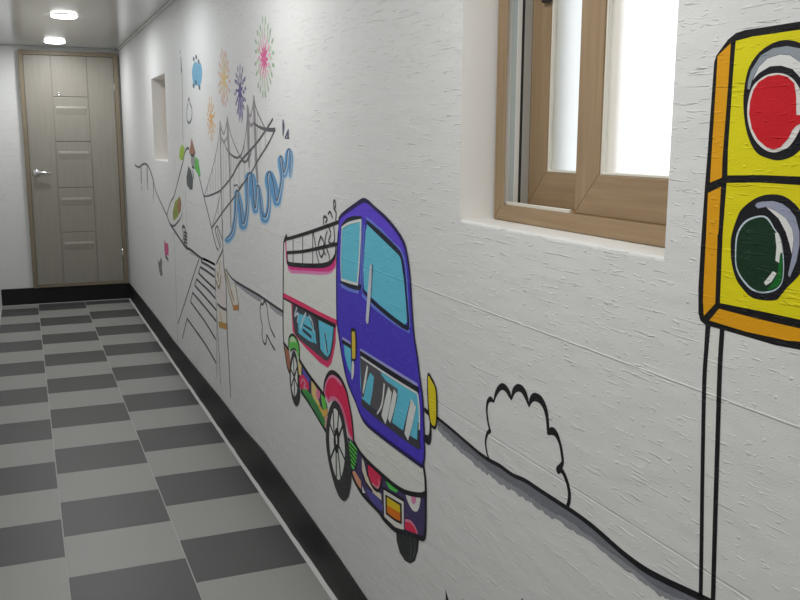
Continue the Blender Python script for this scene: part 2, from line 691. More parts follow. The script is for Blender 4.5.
# ------------------------------------------------------------------ sliding windows
def rail_frame(bm, x0, x1, y0, y1, z0, z1, w, bev=0.002):
    """four mitred bars"""
    for A, B in ((((y0, z0), (y1, z0)), ((y0 + w, z0 + w), (y1 - w, z0 + w))),
                 (((y0, z1), (y1, z1)), ((y0 + w, z1 - w), (y1 - w, z1 - w))),
                 (((y0, z0), (y0, z1)), ((y0 + w, z0 + w), (y0 + w, z1 - w))),
                 (((y1, z0), (y1, z1)), ((y1 - w, z0 + w), (y1 - w, z1 - w)))):
        horiz = A[0][1] == A[1][1]
        mi = 1 if horiz else 0
        q = [A[0], A[1], B[1], B[0]]
        vf = [bm.verts.new((x0, a, b)) for a, b in q]
        vb = [bm.verts.new((x1, a, b)) for a, b in q]
        fs = [bm.faces.new(vf), bm.faces.new(vb[::-1])]
        for i in range(4):
            j = (i + 1) % 4
            fs.append(bm.faces.new((vf[i], vb[i], vb[j], vf[j])))
        for f in fs: f.material_index = mi
        e = [ed for ed in fs[0].edges]
        r = bmesh.ops.bevel(bm, geom=e, offset=bev, segments=2, affect='EDGES', profile=0.5)
        for f in r['faces']: f.material_index = mi


def window(name, y0, y1, z0, z1, D=0.0):
    root = empty(name, (0.927 + D, (y0 + y1) / 2, z0), kind='structure')
    XF, XE = 0.927 + D, 1.045 + D
    fw = 0.033
    bm = bmesh.new()
    rail_frame(bm, XF, XE, y0 + 0.0008, y1 - 0.0008, z0 + 0.0008, z1 - 0.0008, fw)
    obj('window_frame', bm, [M_WOODV, M_WOODH], root)
    # jamb lining of the empty track (left) and the bottom tracks
    iy0, iy1, iz0, iz1 = y0 + fw, y1 - fw, z0 + fw, z1 - fw
    for k, (xa, xb, mt) in enumerate(((0.9292, 0.9415, M_VINYL), (0.9415, 0.9545, M_BLUEV), (0.9545, 0.9650, M_VINYL), (0.9653, 0.9715, M_DARK), (0.972, 0.990, M_GREYV))):
        bm = bmesh.new()
        h = 0.004 if k in (0, 2) else 0.003
        box(bm, xa + D, xb + D, iy1 - h, iy1 - 0.0003, iz0 + 0.0005, iz1 - 0.0005, 0.0008)
        obj('jamb_liner', bm, mt, root)
    bm = bmesh.new()
    box(bm, XF + 0.0003, XF + 0.0016, iy1 - 0.0105, iy1 - 0.0003, iz0 + 0.0003, iz1 - 0.0003, 0.0005)
    obj('frame_lip', bm, M_WOODV, root)
    ym = y0 + (y1 - y0) * 0.568                                # left edge of the sash in front
    bm = bmesh.new()
    box(bm, 0.9345 + D, 0.9405 + D, ym + 0.002, iy1 - 0.005, iz0 + 0.0003, iz0 + 0.0075, 0.001)
    obj('track', bm, M_TRACK, root)
    # sashes: front one on the right, rear one on the left
    for nm, xa, xb, a, b in (('front_sash', 0.9435, 0.9695, iy0 + 0.001, ym), ('rear_sash', 0.9905, 1.0155, ym - 0.012, iy1 - 0.001)):
        xa, xb = xa + D, xb + D
        bm = bmesh.new()
        sw = 0.073 if nm == 'front_sash' else 0.069
        rail_frame(bm, xa, xb, a, b, iz0 + 0.001, iz1 - 0.001, sw, 0.0016)
        s = obj(nm, bm, [M_WOODV, M_WOODH], root)
        bm = bmesh.new()
        rail_frame(bm, xa + 0.003, xb - 0.003, a + sw + 0.0003, b - sw - 0.0003, iz0 + sw + 0.0013, iz1 - sw - 0.0013, 0.0045, 0.001)
        obj('glazing_bead', bm, [M_TRACK, M_TRACK], s)
        bm = bmesh.new()
        xm = (xa + xb) / 2
        box(bm, xm - 0.0025, xm + 0.0025, a + sw + 0.001, b - sw - 0.001, iz0 + sw + 0.002, iz1 - sw - 0.002)
        obj('pane', bm, M_GLASS, s)
        if nm == 'rear_sash':
            bm = bmesh.new()
            box(bm, xa - 0.012, xa - 0.0003, b - sw - 0.006, b - sw + 0.02, 1.728, 1.79, 0.004)
            obj('latch', bm, M_DARK, s)
    # outer weather sash of white vinyl behind
    bm = bmesh.new()
    rail_frame(bm, 1.0455 + D, 1.0705 + D, y0 + 0.003, y1 - 0.003, z0 + 0.003, z1 - 0.003, 0.03)
    yb = ym + 0.055
    box(bm, 1.048 + D, 1.068 + D, yb - 0.022, yb + 0.022, z0 + 0.033, z1 - 0.033, 0.002)
    outer = obj('outer_sash', bm, [M_VINYL, M_VINYL], root)
    bm = bmesh.new()
    box(bm, 1.0555 + D, 1.0605 + D, yb + 0.0222, y1 - 0.0335, z0 + 0.0335, z1 - 0.0335)
    obj('pane', bm, M_GLASS2, outer)  # extra pane added behind the left half to dim its daylight
    return root


window('window_1', *WO[0])
window('window_2', *WO[1], 0.03)

# ------------------------------------------------------------------ ceiling lamps
lamp_spots = [('round ceiling downlight nearer the door, just above the door top', 8.10),
              ('round ceiling downlight farther from the door, at the top edge', 6.40)]
for i, (lb, yy) in enumerate(lamp_spots):
    lm = empty('ceiling_downlight', (0.311, yy, CZ), lb, 'ceiling light', 'ceiling downlights in a row')
    bm = bmesh.new()
    lathe(bm, (0.311, yy, CZ - 0.0004), (0, 0, -1), [(0, 0.0), (0, 0.083), (0.003, 0.083), (0.005, 0.081), (0.005, 0.0)], 48)
    obj('lamp_rim', bm, M_RIM, lm, True)
    bm = bmesh.new()
    lathe(bm, (0.311, yy, CZ - 0.0055), (0, 0, -1), [(0, 0.0), (0, 0.080), (0.005, 0.079), (0.010, 0.070), (0.012, 0.052), (0.0125, 0.0)], 48)
    obj('lamp_diffuser', bm, M_LAMP, lm, True)
for yy in (8.10, 6.40, 4.70, 3.00, 1.30, -0.40, -2.0):
    ld = bpy.data.lights.new('downlight_lamp', 'AREA')
    ld.shape = 'DISK'
    ld.size = 0.15
    far = yy > 4
    ld.energy = 5.7 if far else 6.7
    ld.color = (0.965, 0.985, 1.0) if far else (1.0, 1.0, 0.985)
    lo = bpy.data.objects.new('downlight_lamp', ld)
    COL.objects.link(lo)
    lo.location = (0.311, yy, CZ - 0.021)

# ------------------------------------------------------------------ daylight outside
wd = bpy.data.worlds.new('daylight')
SC.world = wd
wd.use_nodes = True
bg = wd.node_tree.nodes.get('Background') or wd.node_tree.nodes.new('ShaderNodeBackground')
bg.inputs[0].default_value = (0.98, 0.99, 1.0, 1)
bg.inputs[1].default_value = 1.9

SC.view_settings.view_transform = 'Standard'
SC.view_settings.look = 'None'
SC.view_settings.exposure = 0.0
SC.view_settings.gamma = 1.0

# ================================================================== PAINTINGS ON THE LONG WALL
BLACK = paint((26, 26, 28), 170)
INK = paint((62, 62, 66), 175)          # thin pen lines of the far half
THIN = paint((128, 128, 132), 182)

# ------------------------------------------------------------------ bus
bus = art('painted_bus', (410, 563), 'large painted city bus with blue cab front and open roof deck on the white wall', 'painting')
BODY = [(286.3, 237), (284, 241), (283.3, 252), (283, 290), (283, 330), (284, 345), (287, 366), (290, 374), (300, 391), (306, 400), (323, 427), (327, 433),
        (340, 455), (351, 471), (353, 478), (362, 494), (378, 510.5), (384, 519), (395, 529.5), (403, 531.5), (418.5, 538), (422, 539.3), (425, 536),
        (425.6, 500), (425, 462), (423.8, 437), (423, 405), (420, 380), (416.9, 355), (413.8, 335), (411.9, 310), (410, 279), (408, 262), (404.6, 246),
        (400, 236), (392.5, 225.6), (383.8, 216), (373.8, 207.5), (367.5, 202), (362.5, 200.3), (353.8, 206), (345, 212.5), (340, 217.5), (338.5, 222),
        (336, 246), (332.5, 261), (328.8, 264.5), (320, 266), (301, 265.3), (289.4, 264.6), (287.5, 261), (287, 250)]
Ink(0).fill(BODY).put('body', paint((176, 176, 172), 168), bus)
# outline of the white parts
o = Ink(5)
o.line([(286.3, 237), (284, 241), (283.3, 252), (283, 290), (283, 330), (284, 345), (287, 366), (290, 374)], 9)
o.line([(299.2, 360), (305, 369), (311, 378), (321, 391), (324.5, 396)], 14)
o.line([(353.5, 441), (360, 452.5), (368.7, 462.5), (381, 474), (393.8, 485), (406, 492.3), (420, 495), (425, 493.5)], 13)
o.line([(423, 463), (425.2, 480), (425.6, 500), (425, 534), (422, 539)], 12)
o.line([(351.5, 471), (353.5, 479), (362.5, 494.5), (378, 511), (384, 519.5), (395, 530), (403, 532), (418.5, 537.5), (422.5, 538.5)], 13)
o.line([(301, 391.5), (311, 406.5), (326, 432)], 11)
o.line([(283.5, 343), (288.5, 349)], 11)
o.put('outline', BLACK, bus)

CAB = [(339.3, 216.5), (345, 212.3), (353.8, 206), (362.5, 200.3), (367.5, 201.6), (373.8, 207.3), (383.8, 216), (392.5, 225.6), (400, 236), (404.8, 246),
       (408, 262), (410, 279), (411.9, 310), (413.8, 335), (416.9, 355), (420, 380), (422.6, 400), (424, 437), (424.4, 456), (422, 465.8), (417.5, 463.3),
       (400, 450.5), (378.8, 434.6), (366, 424), (360, 414), (355.5, 402), (347.5, 382.5), (342.6, 361), (340, 345), (337.5, 330), (336.3, 316), (336.2, 285),
       (336.3, 260), (337.6, 234)]
cab = Ink(1).fill(CAB).put('cab', paint((58, 46, 150), 168), bus)
tag(cab, 'royal blue cab')
o = Ink(2)
o.fill([(339.5, 218), (345, 213.5), (354, 207.5), (362.5, 202), (367, 203), (374, 209), (384, 218), (392, 227), (399, 237.5), (404, 250), (401.5, 255), (397, 247), (388, 238), (378, 228.5), (368, 220),
        (361, 217), (352, 219), (344, 224), (340, 229)])
o.put('cab_highlight', paint((76, 54, 168), 168), cab)
o = Ink(6)
o.line([(338.6, 221), (340, 216.8), (345, 212.3), (353.8, 206), (362.5, 200.4), (367.5, 201.6), (373.8, 207.3), (383.8, 216), (392.5, 225.6), (400, 236), (404.8, 246), (408, 262), (410, 279),
        (411.9, 310), (413.8, 335), (416.9, 355), (420, 380), (422.6, 400), (424, 437), (424.4, 456), (422, 465.5), (417.5, 463), (400, 450.5), (378.8, 434.6), (366, 424), (360, 414), (355.5, 402)],
       [7.5, 9.75, 11.2, 12, 12.8, 11.2, 10.5, 10.5, 10.5, 10.5, 10.5, 9.75, 9, 9, 9, 9, 9, 9, 9, 9, 9.75, 11.2, 11.2, 10.5, 9, 7.5, 6])
o.line([(355.5, 402), (347.5, 382.5), (342.6, 361), (340, 345), (338, 330)], 6.75)
o.line([(338, 232), (336.5, 260), (336.3, 290), (336.6, 318), (338, 332)], 6)
o.put('cab_outline', paint((30, 25, 62), 168), cab)
TEAL = paint((84, 162, 182), 168)
TEALD = paint((74, 148, 168), 165)
LAV = paint((150, 152, 205), 168)
STEEL = paint((88, 104, 178), 168)
WHITEP = paint((205, 208, 206), 168)
DGREY = paint((66, 64, 68), 165)

# upper side window
QW = [(341.9, 227.5), (348.8, 223), (360.6, 220), (360.2, 240), (359, 265), (357.6, 284.6), (350, 282.8), (341.3, 280), (340.7, 262), (341.2, 242)]
sw = Ink(3).fill(QW).put('side_window', TEAL, bus)
Ink(6).line([(341.5, 226.8), (345, 223.5), (349, 220.8), (355, 218.8), (361, 217.8)], [12, 18, 20, 16, 8]).line([(340.8, 281.5), (349, 285), (358, 287.3), (360.5, 286)], [10, 16, 16, 10]).put('window_shadow', paint((24, 28, 40), 168), sw)
Ink(4).line([(341.5, 284.5), (349, 288.5), (358, 291)], 16).line([(361.8, 221), (361.6, 250), (360.2, 286)], 10).put('window_sill', STEEL, sw)
Ink(7).line([(341.9, 227.8), (348.8, 223.2), (360.8, 220.2)], 8).line([(360.6, 221), (360.2, 240), (358.8, 266), (357.4, 284)], 11).line([(357.4, 284.2), (350, 282.4), (341.3, 279.6)], 8).line([(341.2, 278), (340.7, 262), (341.2, 242), (341.9, 229)], 6).put('window_edge', WHITEP, sw)

# upper windshield
WS = [(367.5, 223.6), (377.5, 233), (387.5, 242.6), (397.5, 252.6), (400.7, 259), (403.8, 279), (406, 304), (407, 322), (405, 324.6), (395, 317.6), (381, 306.2), (371, 297), (364, 289),
      (363.2, 270), (364.4, 250), (365.8, 230)]
ws = Ink(3).fill(WS).put('windshield', TEAL, bus)
Ink(6).line([(366.8, 222), (377.5, 231.5), (387.5, 241), (398, 251.5), (401.5, 258), (404.6, 279), (407, 304), (408.3, 326), (405, 327.2), (395, 320.3), (381, 309), (371, 300), (362.6, 289.5)],
            [10.5, 15, 15.8, 14.2, 12, 9, 9.75, 10.5, 12, 12.8, 12.8, 11.2, 7.5]).put('window_shadow', paint((24, 28, 40), 168), ws)
Ink(4).line([(367, 218.5), (380, 229.5), (392, 242), (401, 251.5), (405.5, 266), (408, 300), (409.8, 326)], 9).line([(409, 331), (396, 323.5), (382, 313), (371, 304), (362.5, 295)], 11).line(
    [(364.2, 226), (363.2, 250), (362, 290)], 8).put('window_sill', STEEL, ws)
wp = Ink(8).line([(370.9, 266.5), (369.4, 290), (367.1, 320)], [14, 24, 22]).put('wiper', paint((186, 190, 200), 168), ws)
Ink(7).line([(371.9, 266), (370.7, 290), (368.2, 320)], 10).put('wiper_shadow', paint((35, 35, 70), 168), wp)

# lower front window with the dashboard seen through it
LW = [(360, 356), (378, 367.5), (398, 380.5), (417.5, 393), (419.5, 410), (419.5, 430), (418.5, 444.5), (408.8, 440), (390, 426.3), (375, 415), (362.5, 404), (360.2, 385)]
lw = Ink(3).fill(LW).put('front_window', TEALD, bus)
o = Ink(4)
o.fill([(360, 357), (370, 363), (380, 370), (381.5, 375), (386, 381), (397.5, 389), (397.5, 397), (391, 426), (375, 415), (369.5, 408.5), (372.5, 391), (374, 377), (370, 372.5), (366.6, 382), (363.4, 398), (361.2, 396)])
o.put('seat_shape', DGREY, lw)
o = Ink(5)
o.line([(362.4, 402.5), (375, 413.5), (390, 425), (408.8, 439), (418.5, 445)], 22)
o.line([(410.8, 404), (407, 420), (403, 436)], 14)
o.line([(418.8, 425), (418, 445)], 14)
o.put('window_shadow', paint((46, 46, 52), 165), lw)
o = Ink(6)
o.line([(367.4, 366), (365.2, 380), (363, 393)], [10, 15, 8], caps=False)
o.line([(384.3, 383.5), (381.9, 404), (377, 414)], [10, 9, 5], caps=False)
o.line([(390, 389.5), (387, 405), (383.4, 420)], [26, 36, 34], caps=False)
o.line([(395.4, 391.5), (392.8, 405), (389, 421)], [22, 26, 18], caps=False)
o.line([(413.6, 403), (410, 420), (406.2, 437)], [34, 34, 26], caps=False)
o.line([(361, 357), (378, 368.6), (398, 381.6), (417.4, 393.5)], 6, caps=False)
o.line([(417.6, 394), (419.3, 410), (419.3, 430)], 8, caps=False)
o.put('bright_bar', WHITEP, lw)
Ink(7).line([(360.5, 353.3), (378, 364.6), (398, 377.4), (417.6, 389.5)], 14).put('window_brow', paint((18, 20, 28), 168), lw)
Ink(4).line([(360.5, 350.4), (378, 361.2), (398, 373.6), (417, 385.5)], 11).put('window_sill', LAV, lw)

# small lower side window
lsw = Ink(3).fill([(343.7, 343), (350.6, 348), (351.2, 366), (350.6, 374), (347.5, 366), (344.6, 354)]).put('side_window', TEALD, bus)
Ink(6).line([(342.6, 341.6), (350.6, 346.6)], 12).put('window_brow', paint((18, 20, 28), 168), lsw)
Ink(5).line([(342.6, 338.6), (350.2, 343.6)], 11).put('window_sill', LAV, lsw)
Ink(5).line([(353, 364), (352.6, 372), (352, 378)], [20, 22, 10]).put('bright_bar', WHITEP, lsw)

# yellow mirrors
YEL = paint((206, 178, 64), 165)
mr = Ink(7).fill([(351.8, 331.5), (354.8, 331.5), (355.4, 340), (355.3, 357), (354, 359.3), (352, 358)]).put('mirror', YEL, bus)
tag(mr, 'yellow mirror on the blue cab')
Ink(6).fill([(350.6, 331), (351.6, 327.8), (353.6, 327.6), (355.6, 330.5), (356.4, 340), (356.2, 358), (354.4, 361.4), (351.6, 360.5)]).put('mirror_outline', BLACK, mr)
mr = Ink(7).fill([(428.2, 376.5), (431, 380), (435, 388), (436, 400), (436, 418), (434.6, 426), (431, 422.5), (429.2, 410), (428.3, 395)], True, 3).put('mirror', paint((208, 190, 30), 165), bus)
tag(mr, 'yellow mirror standing out from the right edge')
Ink(6).fill([(428, 372.5), (431.5, 377), (436, 387), (437.3, 400), (437.2, 419), (435.2, 429.3), (430.4, 425), (428, 411), (427.2, 395), (427, 380)], True, 3).put('mirror_outline', BLACK, mr)
Ink(4).line([(425, 410), (428.8, 413.6)], 12).line([(430.3, 424), (430.4, 432), (429.6, 438), (428, 440), (425, 438)], [10, 12, 18, 24, 18]).put('mirror_arm', BLACK, mr)

# open roof deck at the rear
deck = Ink(4)
deck.line([(286.4, 239), (300, 235.2), (318, 229.3), (338, 222.2)], 11.9)
deck.line([(287.5, 252.6), (303, 251.4), (320, 247.8), (337, 244)], 11)
deck.line([(286.4, 236.2), (285, 240)], 17)
deck.line([(287, 252), (287.3, 260.5), (289, 263.8), (301, 265.3), (320, 265.7), (328.8, 263.6), (333, 259.5), (335.3, 254), (335.8, 245)], [8.5, 11.9, 15.3, 15.3, 15.3, 15.3, 13.6, 11.9, 8.5])
dk = deck.put('roof_railing', BLACK, bus)
o = Ink(3)
for xx, ya, yb in ((293, 238, 263), (302.6, 234.5, 264), (312.6, 231.5, 265)):
    o.line([(xx, ya), (xx, yb)], 7)
L4 = lambda pts: [(270 + a / 8, 190 + b / 8) for a, b in pts]
o.line(L4([(345, 340), (360, 420), (375, 520), (392, 590)]), 7)
o.line(L4([(405, 370), (386, 440), (394, 505), (412, 535), (430, 490), (430, 420), (405, 370)]), 8)
o.line(L4([(455, 330), (440, 420), (470, 520), (476, 580)]), 7)
o.line(L4([(470, 300), (486, 350), (468, 410), (498, 430), (516, 395), (510, 300)]), 8)
o.line(L4([(430, 270), (426, 225), (440, 212), (456, 232), (445, 258)]), 8)
o.line(L4([(466, 190), (480, 175), (498, 217)]), 8)
o.line(L4([(510, 150), (508, 98), (518, 85), (525, 118), (516, 155), (528, 182), (525, 240)]), 8)
o.line(L4([(440, 420), (420, 470), (445, 520)]), 6)
o.put('passenger', paint((60, 60, 64), 170), dk)
PINK = paint((206, 52, 128), 165)
o = Ink(2)
o.fill([(287.3, 262), (289.5, 264.8), (301, 266), (320, 266.2), (328.8, 264), (333, 260), (335.5, 255), (336, 259), (335.4, 266), (332, 270), (328.8, 271.5), (320, 271.6), (307.5, 270.8), (291, 270), (288, 267.5)])
o.line([(285.6, 241), (286, 250), (286.8, 262)], 14)
o.put('deck_trim', PINK, bus)
Ink(1).fill([(287.4, 264), (301, 268), (320, 269), (333, 264), (335.6, 262), (335.4, 268), (331.5, 273), (327, 274.6), (319, 275), (306, 274), (291, 273.4), (288, 270)]).put('deck_trim', paint((216, 132, 178), 165), bus)

# red waistband and side window
RED = paint((176, 44, 82), 165)
Ink(3).fill([(283, 292.7), (301, 301.8), (320, 312), (336.8, 320), (336.8, 325.6), (320, 318), (301, 307.4), (283, 297.5)]).put('waistband', RED, bus)
Ink(4).line([(283, 298), (301, 307.8), (320, 318.2), (335, 325.8)], [6, 9, 13, 13]).put('waistband', BLACK, bus)
sb = Ink(2).fill([(291.2, 303), (336, 324), (335.6, 342), (333.5, 354), (331.2, 363.5), (327.8, 367.8), (320, 362.8), (306, 348.5), (296.5, 337), (292.6, 331)]).put('passenger_window', RED, bus)
Ink(3).fill([(292.2, 304.5), (334.6, 326), (333.7, 342), (331.3, 355), (328, 361), (325, 360.4), (314, 351.5), (300.5, 340.5), (295, 334), (292.8, 320)]).put('window_shadow', paint((52, 54, 60), 165), sb)
o = Ink(4)
o.fill([(318.5, 320), (333.4, 327.4), (331.8, 342), (330, 353), (327.6, 357), (324, 354), (319.5, 347.5)])
o.fill([(297.5, 313), (309, 317), (313, 329), (313.4, 343), (307.5, 340), (298.5, 333)])
o.fill([(313.2, 329), (315.2, 331), (316.5, 344.5), (313.6, 342)])
o.put('glass_patch', TEALD, sb)
o = Ink(5)
o.line([(296.8, 307.8), (294.5, 316), (298.2, 313), (297.2, 322)], 9)
o.line([(305.6, 313.5), (302.5, 321), (300.6, 328)], 11)
o.line([(309, 316), (312.5, 323), (313.6, 332)], 9)
o.line([(326, 333.5), (325.6, 346), (326.6, 352)], 7)
o.put('window_scribble', paint((176, 186, 196), 165), sb)
o = Ink(5)
o.line([(315.6, 319.5), (318, 328), (319.6, 347)], [14, 20, 14])
o.line([(303, 330), (311, 337)], 12).line([(303.5, 325), (311.5, 330)], 8)
o.line([(325, 334), (327.3, 352)], 9)
o.put('window_bar', paint((40, 42, 48), 165), sb)

# patterned skirt between the wheels
sk = Ink(1).fill([(298.8, 358), (305, 369), (311, 378), (321, 391), (324.6, 396.5), (327, 404), (329, 420), (327, 433), (322, 425), (312, 406), (301, 391), (298.5, 375)]).put('side_skirt', paint((44, 40, 70), 162), bus)


def patch(parent, pts, rgb, layer=2, smooth=False, wall=162, name='patch'):
    return Ink(layer).fill(pts, smooth, 3).put(name, paint(rgb, wall), parent)


patch(sk, [(298.6, 360), (301.6, 366), (301, 376), (298.4, 374)], (206, 186, 120))
patch(sk, [(302.2, 367.5), (310, 378.5), (308, 387), (302.8, 374)], (70, 62, 132))
patch(sk, [(299.4, 378), (302, 374.5), (305.4, 378), (308.4, 383), (308.8, 389), (305.5, 391.5), (302.4, 389.5), (299.2, 386)], (214, 50, 92), 3, True)
Ink(4).line([(301, 383), (303, 379.5), (305.5, 384), (303.5, 387), (306.5, 388.5)], 8).put('swirl', paint((238, 150, 176), 162), sk)
patch(sk, [(311.3, 380), (316.4, 387.5), (318, 397), (321, 409), (316, 403.5), (311.5, 394)], (214, 190, 122))
patch(sk, [(317.4, 387), (320, 391), (319.6, 398), (317.4, 399.5), (316, 393)], (220, 122, 158), 3, True)
patch(sk, [(321.6, 392.5), (325, 398), (326.4, 407), (323.8, 410), (321.4, 401)], (78, 152, 58), 3, True)
patch(sk, [(318, 402), (322.5, 409.5), (327.4, 408.5), (327.8, 414), (324.6, 418), (319.5, 412)], (230, 184, 88), 3)
patch(sk, [(324.4, 418.5), (328, 414.5), (328.6, 422), (326.8, 431), (324.8, 426)], (234, 176, 176), 3)
o = Ink(3)
for k in range(3):
    o.line([(302.6 + 1.0 * k, 390.5 - 1.2 * k), (312.5 + 1.4 * k, 405.5 - 1.6 * k), (324 + 0.6 * k, 427 - 2.5 * k)], 9)
o.put('stripe', paint((56, 126, 60), 166), sk)
patch(bus, [(284.2, 346), (288.8, 350.5), (290.4, 360), (289.8, 373), (287, 366), (285.2, 357)], (128, 84, 64), 2, name='rear_bumper')
fd = Ink(3).fill([(288.6, 344), (289.2, 337), (292.4, 334.8), (296, 338), (298.8, 345), (299.4, 358), (297.8, 356), (296.2, 350.5), (293.6, 348.6), (290.4, 350.5)], True, 3).put('rear_fender', paint((78, 150, 66), 168), bus)
tag(fd, 'green rear fender')
Ink(4).fill([(290, 339.5), (292.2, 336.4), (295, 339), (296, 342.5), (293.5, 341.5), (291, 342.5)], True, 3).put('fender_highlight', paint((178, 204, 168), 162), fd)
Ink(5).line([(288.6, 346), (289, 338), (292.4, 334.6), (296, 338), (298.8, 345), (299.5, 359)], 9).line([(290.4, 351), (293.6, 348.6), (296.2, 350.8)], 6).put('fender_outline', BLACK, fd)

ff = Ink(3).fill([(323.6, 392), (324, 386), (326, 378.6), (330, 373.2), (335, 374), (341, 380.2), (346, 391), (348.8, 403.8), (351, 416), (352.5, 431), (353, 441), (349.4, 436), (347.2, 430), (345, 421),
                  (342.4, 412), (338.8, 405), (335, 400.4), (331, 399.6), (328.2, 403)]).put('front_fender', paint((204, 38, 82), 162), bus)
tag(ff, 'crimson front fender')
o = Ink(4)
o.line([(324.8, 391), (325.4, 385), (327.4, 378.6), (331, 375.6), (335.5, 377), (341, 383.5)], 14)
o.line([(324.4, 392.5), (328.4, 401), (331, 398.6), (335.4, 399), (339.4, 403.4), (343, 410.5), (346, 421), (348.6, 433), (351.6, 438)], [8, 10, 14, 14, 13, 11, 10, 12, 8])
o.put('fender_lining', paint((228, 132, 168), 162), ff)
Ink(5).line([(323.8, 393), (324, 386), (326, 378.4), (330, 372.8), (335, 373.4), (341, 379.6), (346.2, 390.8), (349, 403.6), (351.4, 416), (353, 431), (353.6, 442)], [8, 12, 14, 15, 15, 14, 12, 11, 11, 11, 10]).put('fender_outline', BLACK, ff)

# wheels
TYRE = paint((40, 40, 42), 162)
RIM = paint((176, 178, 174), 162)
w = Ink(6).fill([(333.4, 400.8), (329.6, 408), (327, 420), (325.8, 432), (326, 444), (328, 459), (331, 473), (335, 487), (339, 496.6), (343.6, 501), (347.5, 498), (350, 490), (351.4, 478), (351, 464), (349, 449),
                 (346.6, 434), (344, 419), (340.3, 407), (337, 402)], True, 3).put('wheel', TYRE, bus)
tag(w, 'front wheel with spoked rim')
r = Ink(7).fill([(334, 408.6), (331, 419), (329.3, 433), (329.8, 449), (332, 463.5), (335, 474.5), (338.6, 480), (342, 474.5), (344.4, 462), (344.9, 449), (343.7, 436), (341.3, 422), (338, 412)], True, 3).put('rim', RIM, w)
o = Ink(8)
for a, b in (((334, 431), (333, 410)), ((337.4, 431), (338.6, 412)), ((334.6, 437), (330, 424)), ((338.6, 437), (342.8, 425)), ((335.4, 446), (330.4, 459)), ((338.8, 446), (344.6, 459)),
             ((336, 451), (336.4, 478)), ((338, 451), (340.6, 477))):
    o.line([a, b], 10)
o.fill([(336, 428), (333.8, 436), (334, 446), (336.6, 453.5), (339, 447), (339.4, 437), (338.2, 430)], True, 3)
o.put('spoke', BLACK, r)
Ink(9).fill([(335.6, 437), (336.4, 434.6), (337.2, 438), (337.2, 444), (336.2, 444.4)]).put('hub', RIM, r)
w = Ink(6).fill([(293.6, 350.4), (291, 358), (289.4, 373), (290.4, 388), (292.6, 400), (296, 406.6), (298.8, 403), (300, 394), (299.2, 381), (298, 368), (296.4, 356)], True, 3).put('wheel', TYRE, bus)
tag(w, 'rear wheel with spoked rim')
r = Ink(7).fill([(293.5, 357.4), (291.4, 367), (290.8, 379), (292.2, 390.5), (294.6, 396.6), (296.9, 391.6), (297.5, 380), (296.9, 367), (295.4, 359)], True, 3).put('rim', RIM, w)
o = Ink(8)
for a in ((293.4, 358.6), (291.2, 370), (291.4, 386), (294.6, 395), (297.2, 386), (296.9, 368)):
    o.line([(294.2, 377), a], 9)
o.put('spoke', BLACK, r)
w = Ink(0.5).fill([(396, 528), (396.6, 541), (399.6, 552.5), (405, 561), (410.4, 563.8), (415, 561), (418, 551), (419.3, 538), (419, 530)], False).put('wheel', paint((34, 36, 36), 158), bus)
tag(w, 'far front tyre below the bumper')
Ink(1).line([(410, 536), (411, 548), (410.6, 559)], 7).line([(414.6, 538), (415, 548), (413.4, 557)], 7).put('tread', paint((52, 54, 54), 158), w)

# patterned front bumper
bp = Ink(2).fill([(347.6, 437), (353.6, 441.5), (360, 452.5), (368.8, 462.6), (381, 474), (393.8, 485.2), (406, 492.4), (420, 495), (425.2, 494), (425.2, 534), (422, 539), (418.5, 537.6), (403, 531.6),
                  (395, 529.6), (384, 519), (378, 510.6), (362, 494), (353, 478), (351.4, 471)]).put('front_bumper', paint((50, 42, 72), 158), bus)
patch(bp, [(348.4, 443), (350.2, 440.4), (357, 449.4), (356.6, 461), (353.8, 470), (350.8, 466)], (70, 152, 62), 3, wall=158)
o = Ink(4)
for k in range(5):
    o.line([(349.2 + .4 * k, 443 + 4.6 * k), (356.6, 452 + 4.4 * k)], 6)
o.put('stripe', BLACK, bp)
patch(bp, [(347.8, 440), (348.8, 442.6), (350.6, 466), (350.4, 469)], (218, 168, 168), 3, wall=158)
patch(bp, [(352, 471.5), (354.8, 471), (361, 481), (361, 489.4), (356.6, 483.4)], (222, 158, 128), 3, wall=158)
patch(bp, [(361.8, 457.6), (364, 462), (367, 476), (374.4, 486.6), (381, 494.4), (381.6, 500.6), (373, 493), (366, 482), (362, 470)], (206, 196, 178), 3, wall=158)
patch(bp, [(367.4, 464.4), (381.2, 477), (380.6, 485), (378, 489.6), (372.6, 485), (368.6, 475)], (226, 48, 92), 4, True, 158)
Ink(5).line([(378.6, 480), (378.8, 486), (376.6, 487.6), (372.4, 483.6)], 7).put('patch', paint((238, 150, 170), 158), bp)
Ink(5).line([(367, 464), (368, 475), (372.4, 486), (378, 490.6), (380.8, 486), (381.6, 478)], 10).line([(362, 472), (364.4, 480), (372, 491)], 6).put('patch_outline', BLACK, bp)
patch(bp, [(361.8, 485.4), (365.4, 492.8), (362.6, 493)], (210, 210, 208), 4, wall=158)
patch(bp, [(366.6, 491), (370, 490.4), (382, 503), (381.6, 511), (372, 502)], (62, 58, 112), 3, True, 158)
patch(bp, [(385.4, 480.8), (389, 482.6), (398.4, 490.6), (396, 492.6), (389.4, 488.8)], (56, 146, 58), 3, wall=158)
patch(bp, [(405.6, 493.4), (412, 496), (420, 497.2), (419.6, 505.6), (417, 511.4), (412.4, 510), (408, 502)], (206, 206, 202), 3, True, 158)
patch(bp, [(411.4, 496.2), (415.6, 497), (415.6, 502), (413.4, 504.4), (411.6, 501)], (218, 134, 176), 4, True, 158)
patch(bp, [(405, 519.6), (410.6, 520.8), (415.4, 526.8), (417.6, 534), (411, 532), (405, 529)], (222, 46, 84), 3, wall=158)
Ink(4).line([(405.6, 520.4), (410.6, 521.6), (415, 527.4), (417.2, 533)], 7).put('patch', paint((238, 150, 176), 158), bp)
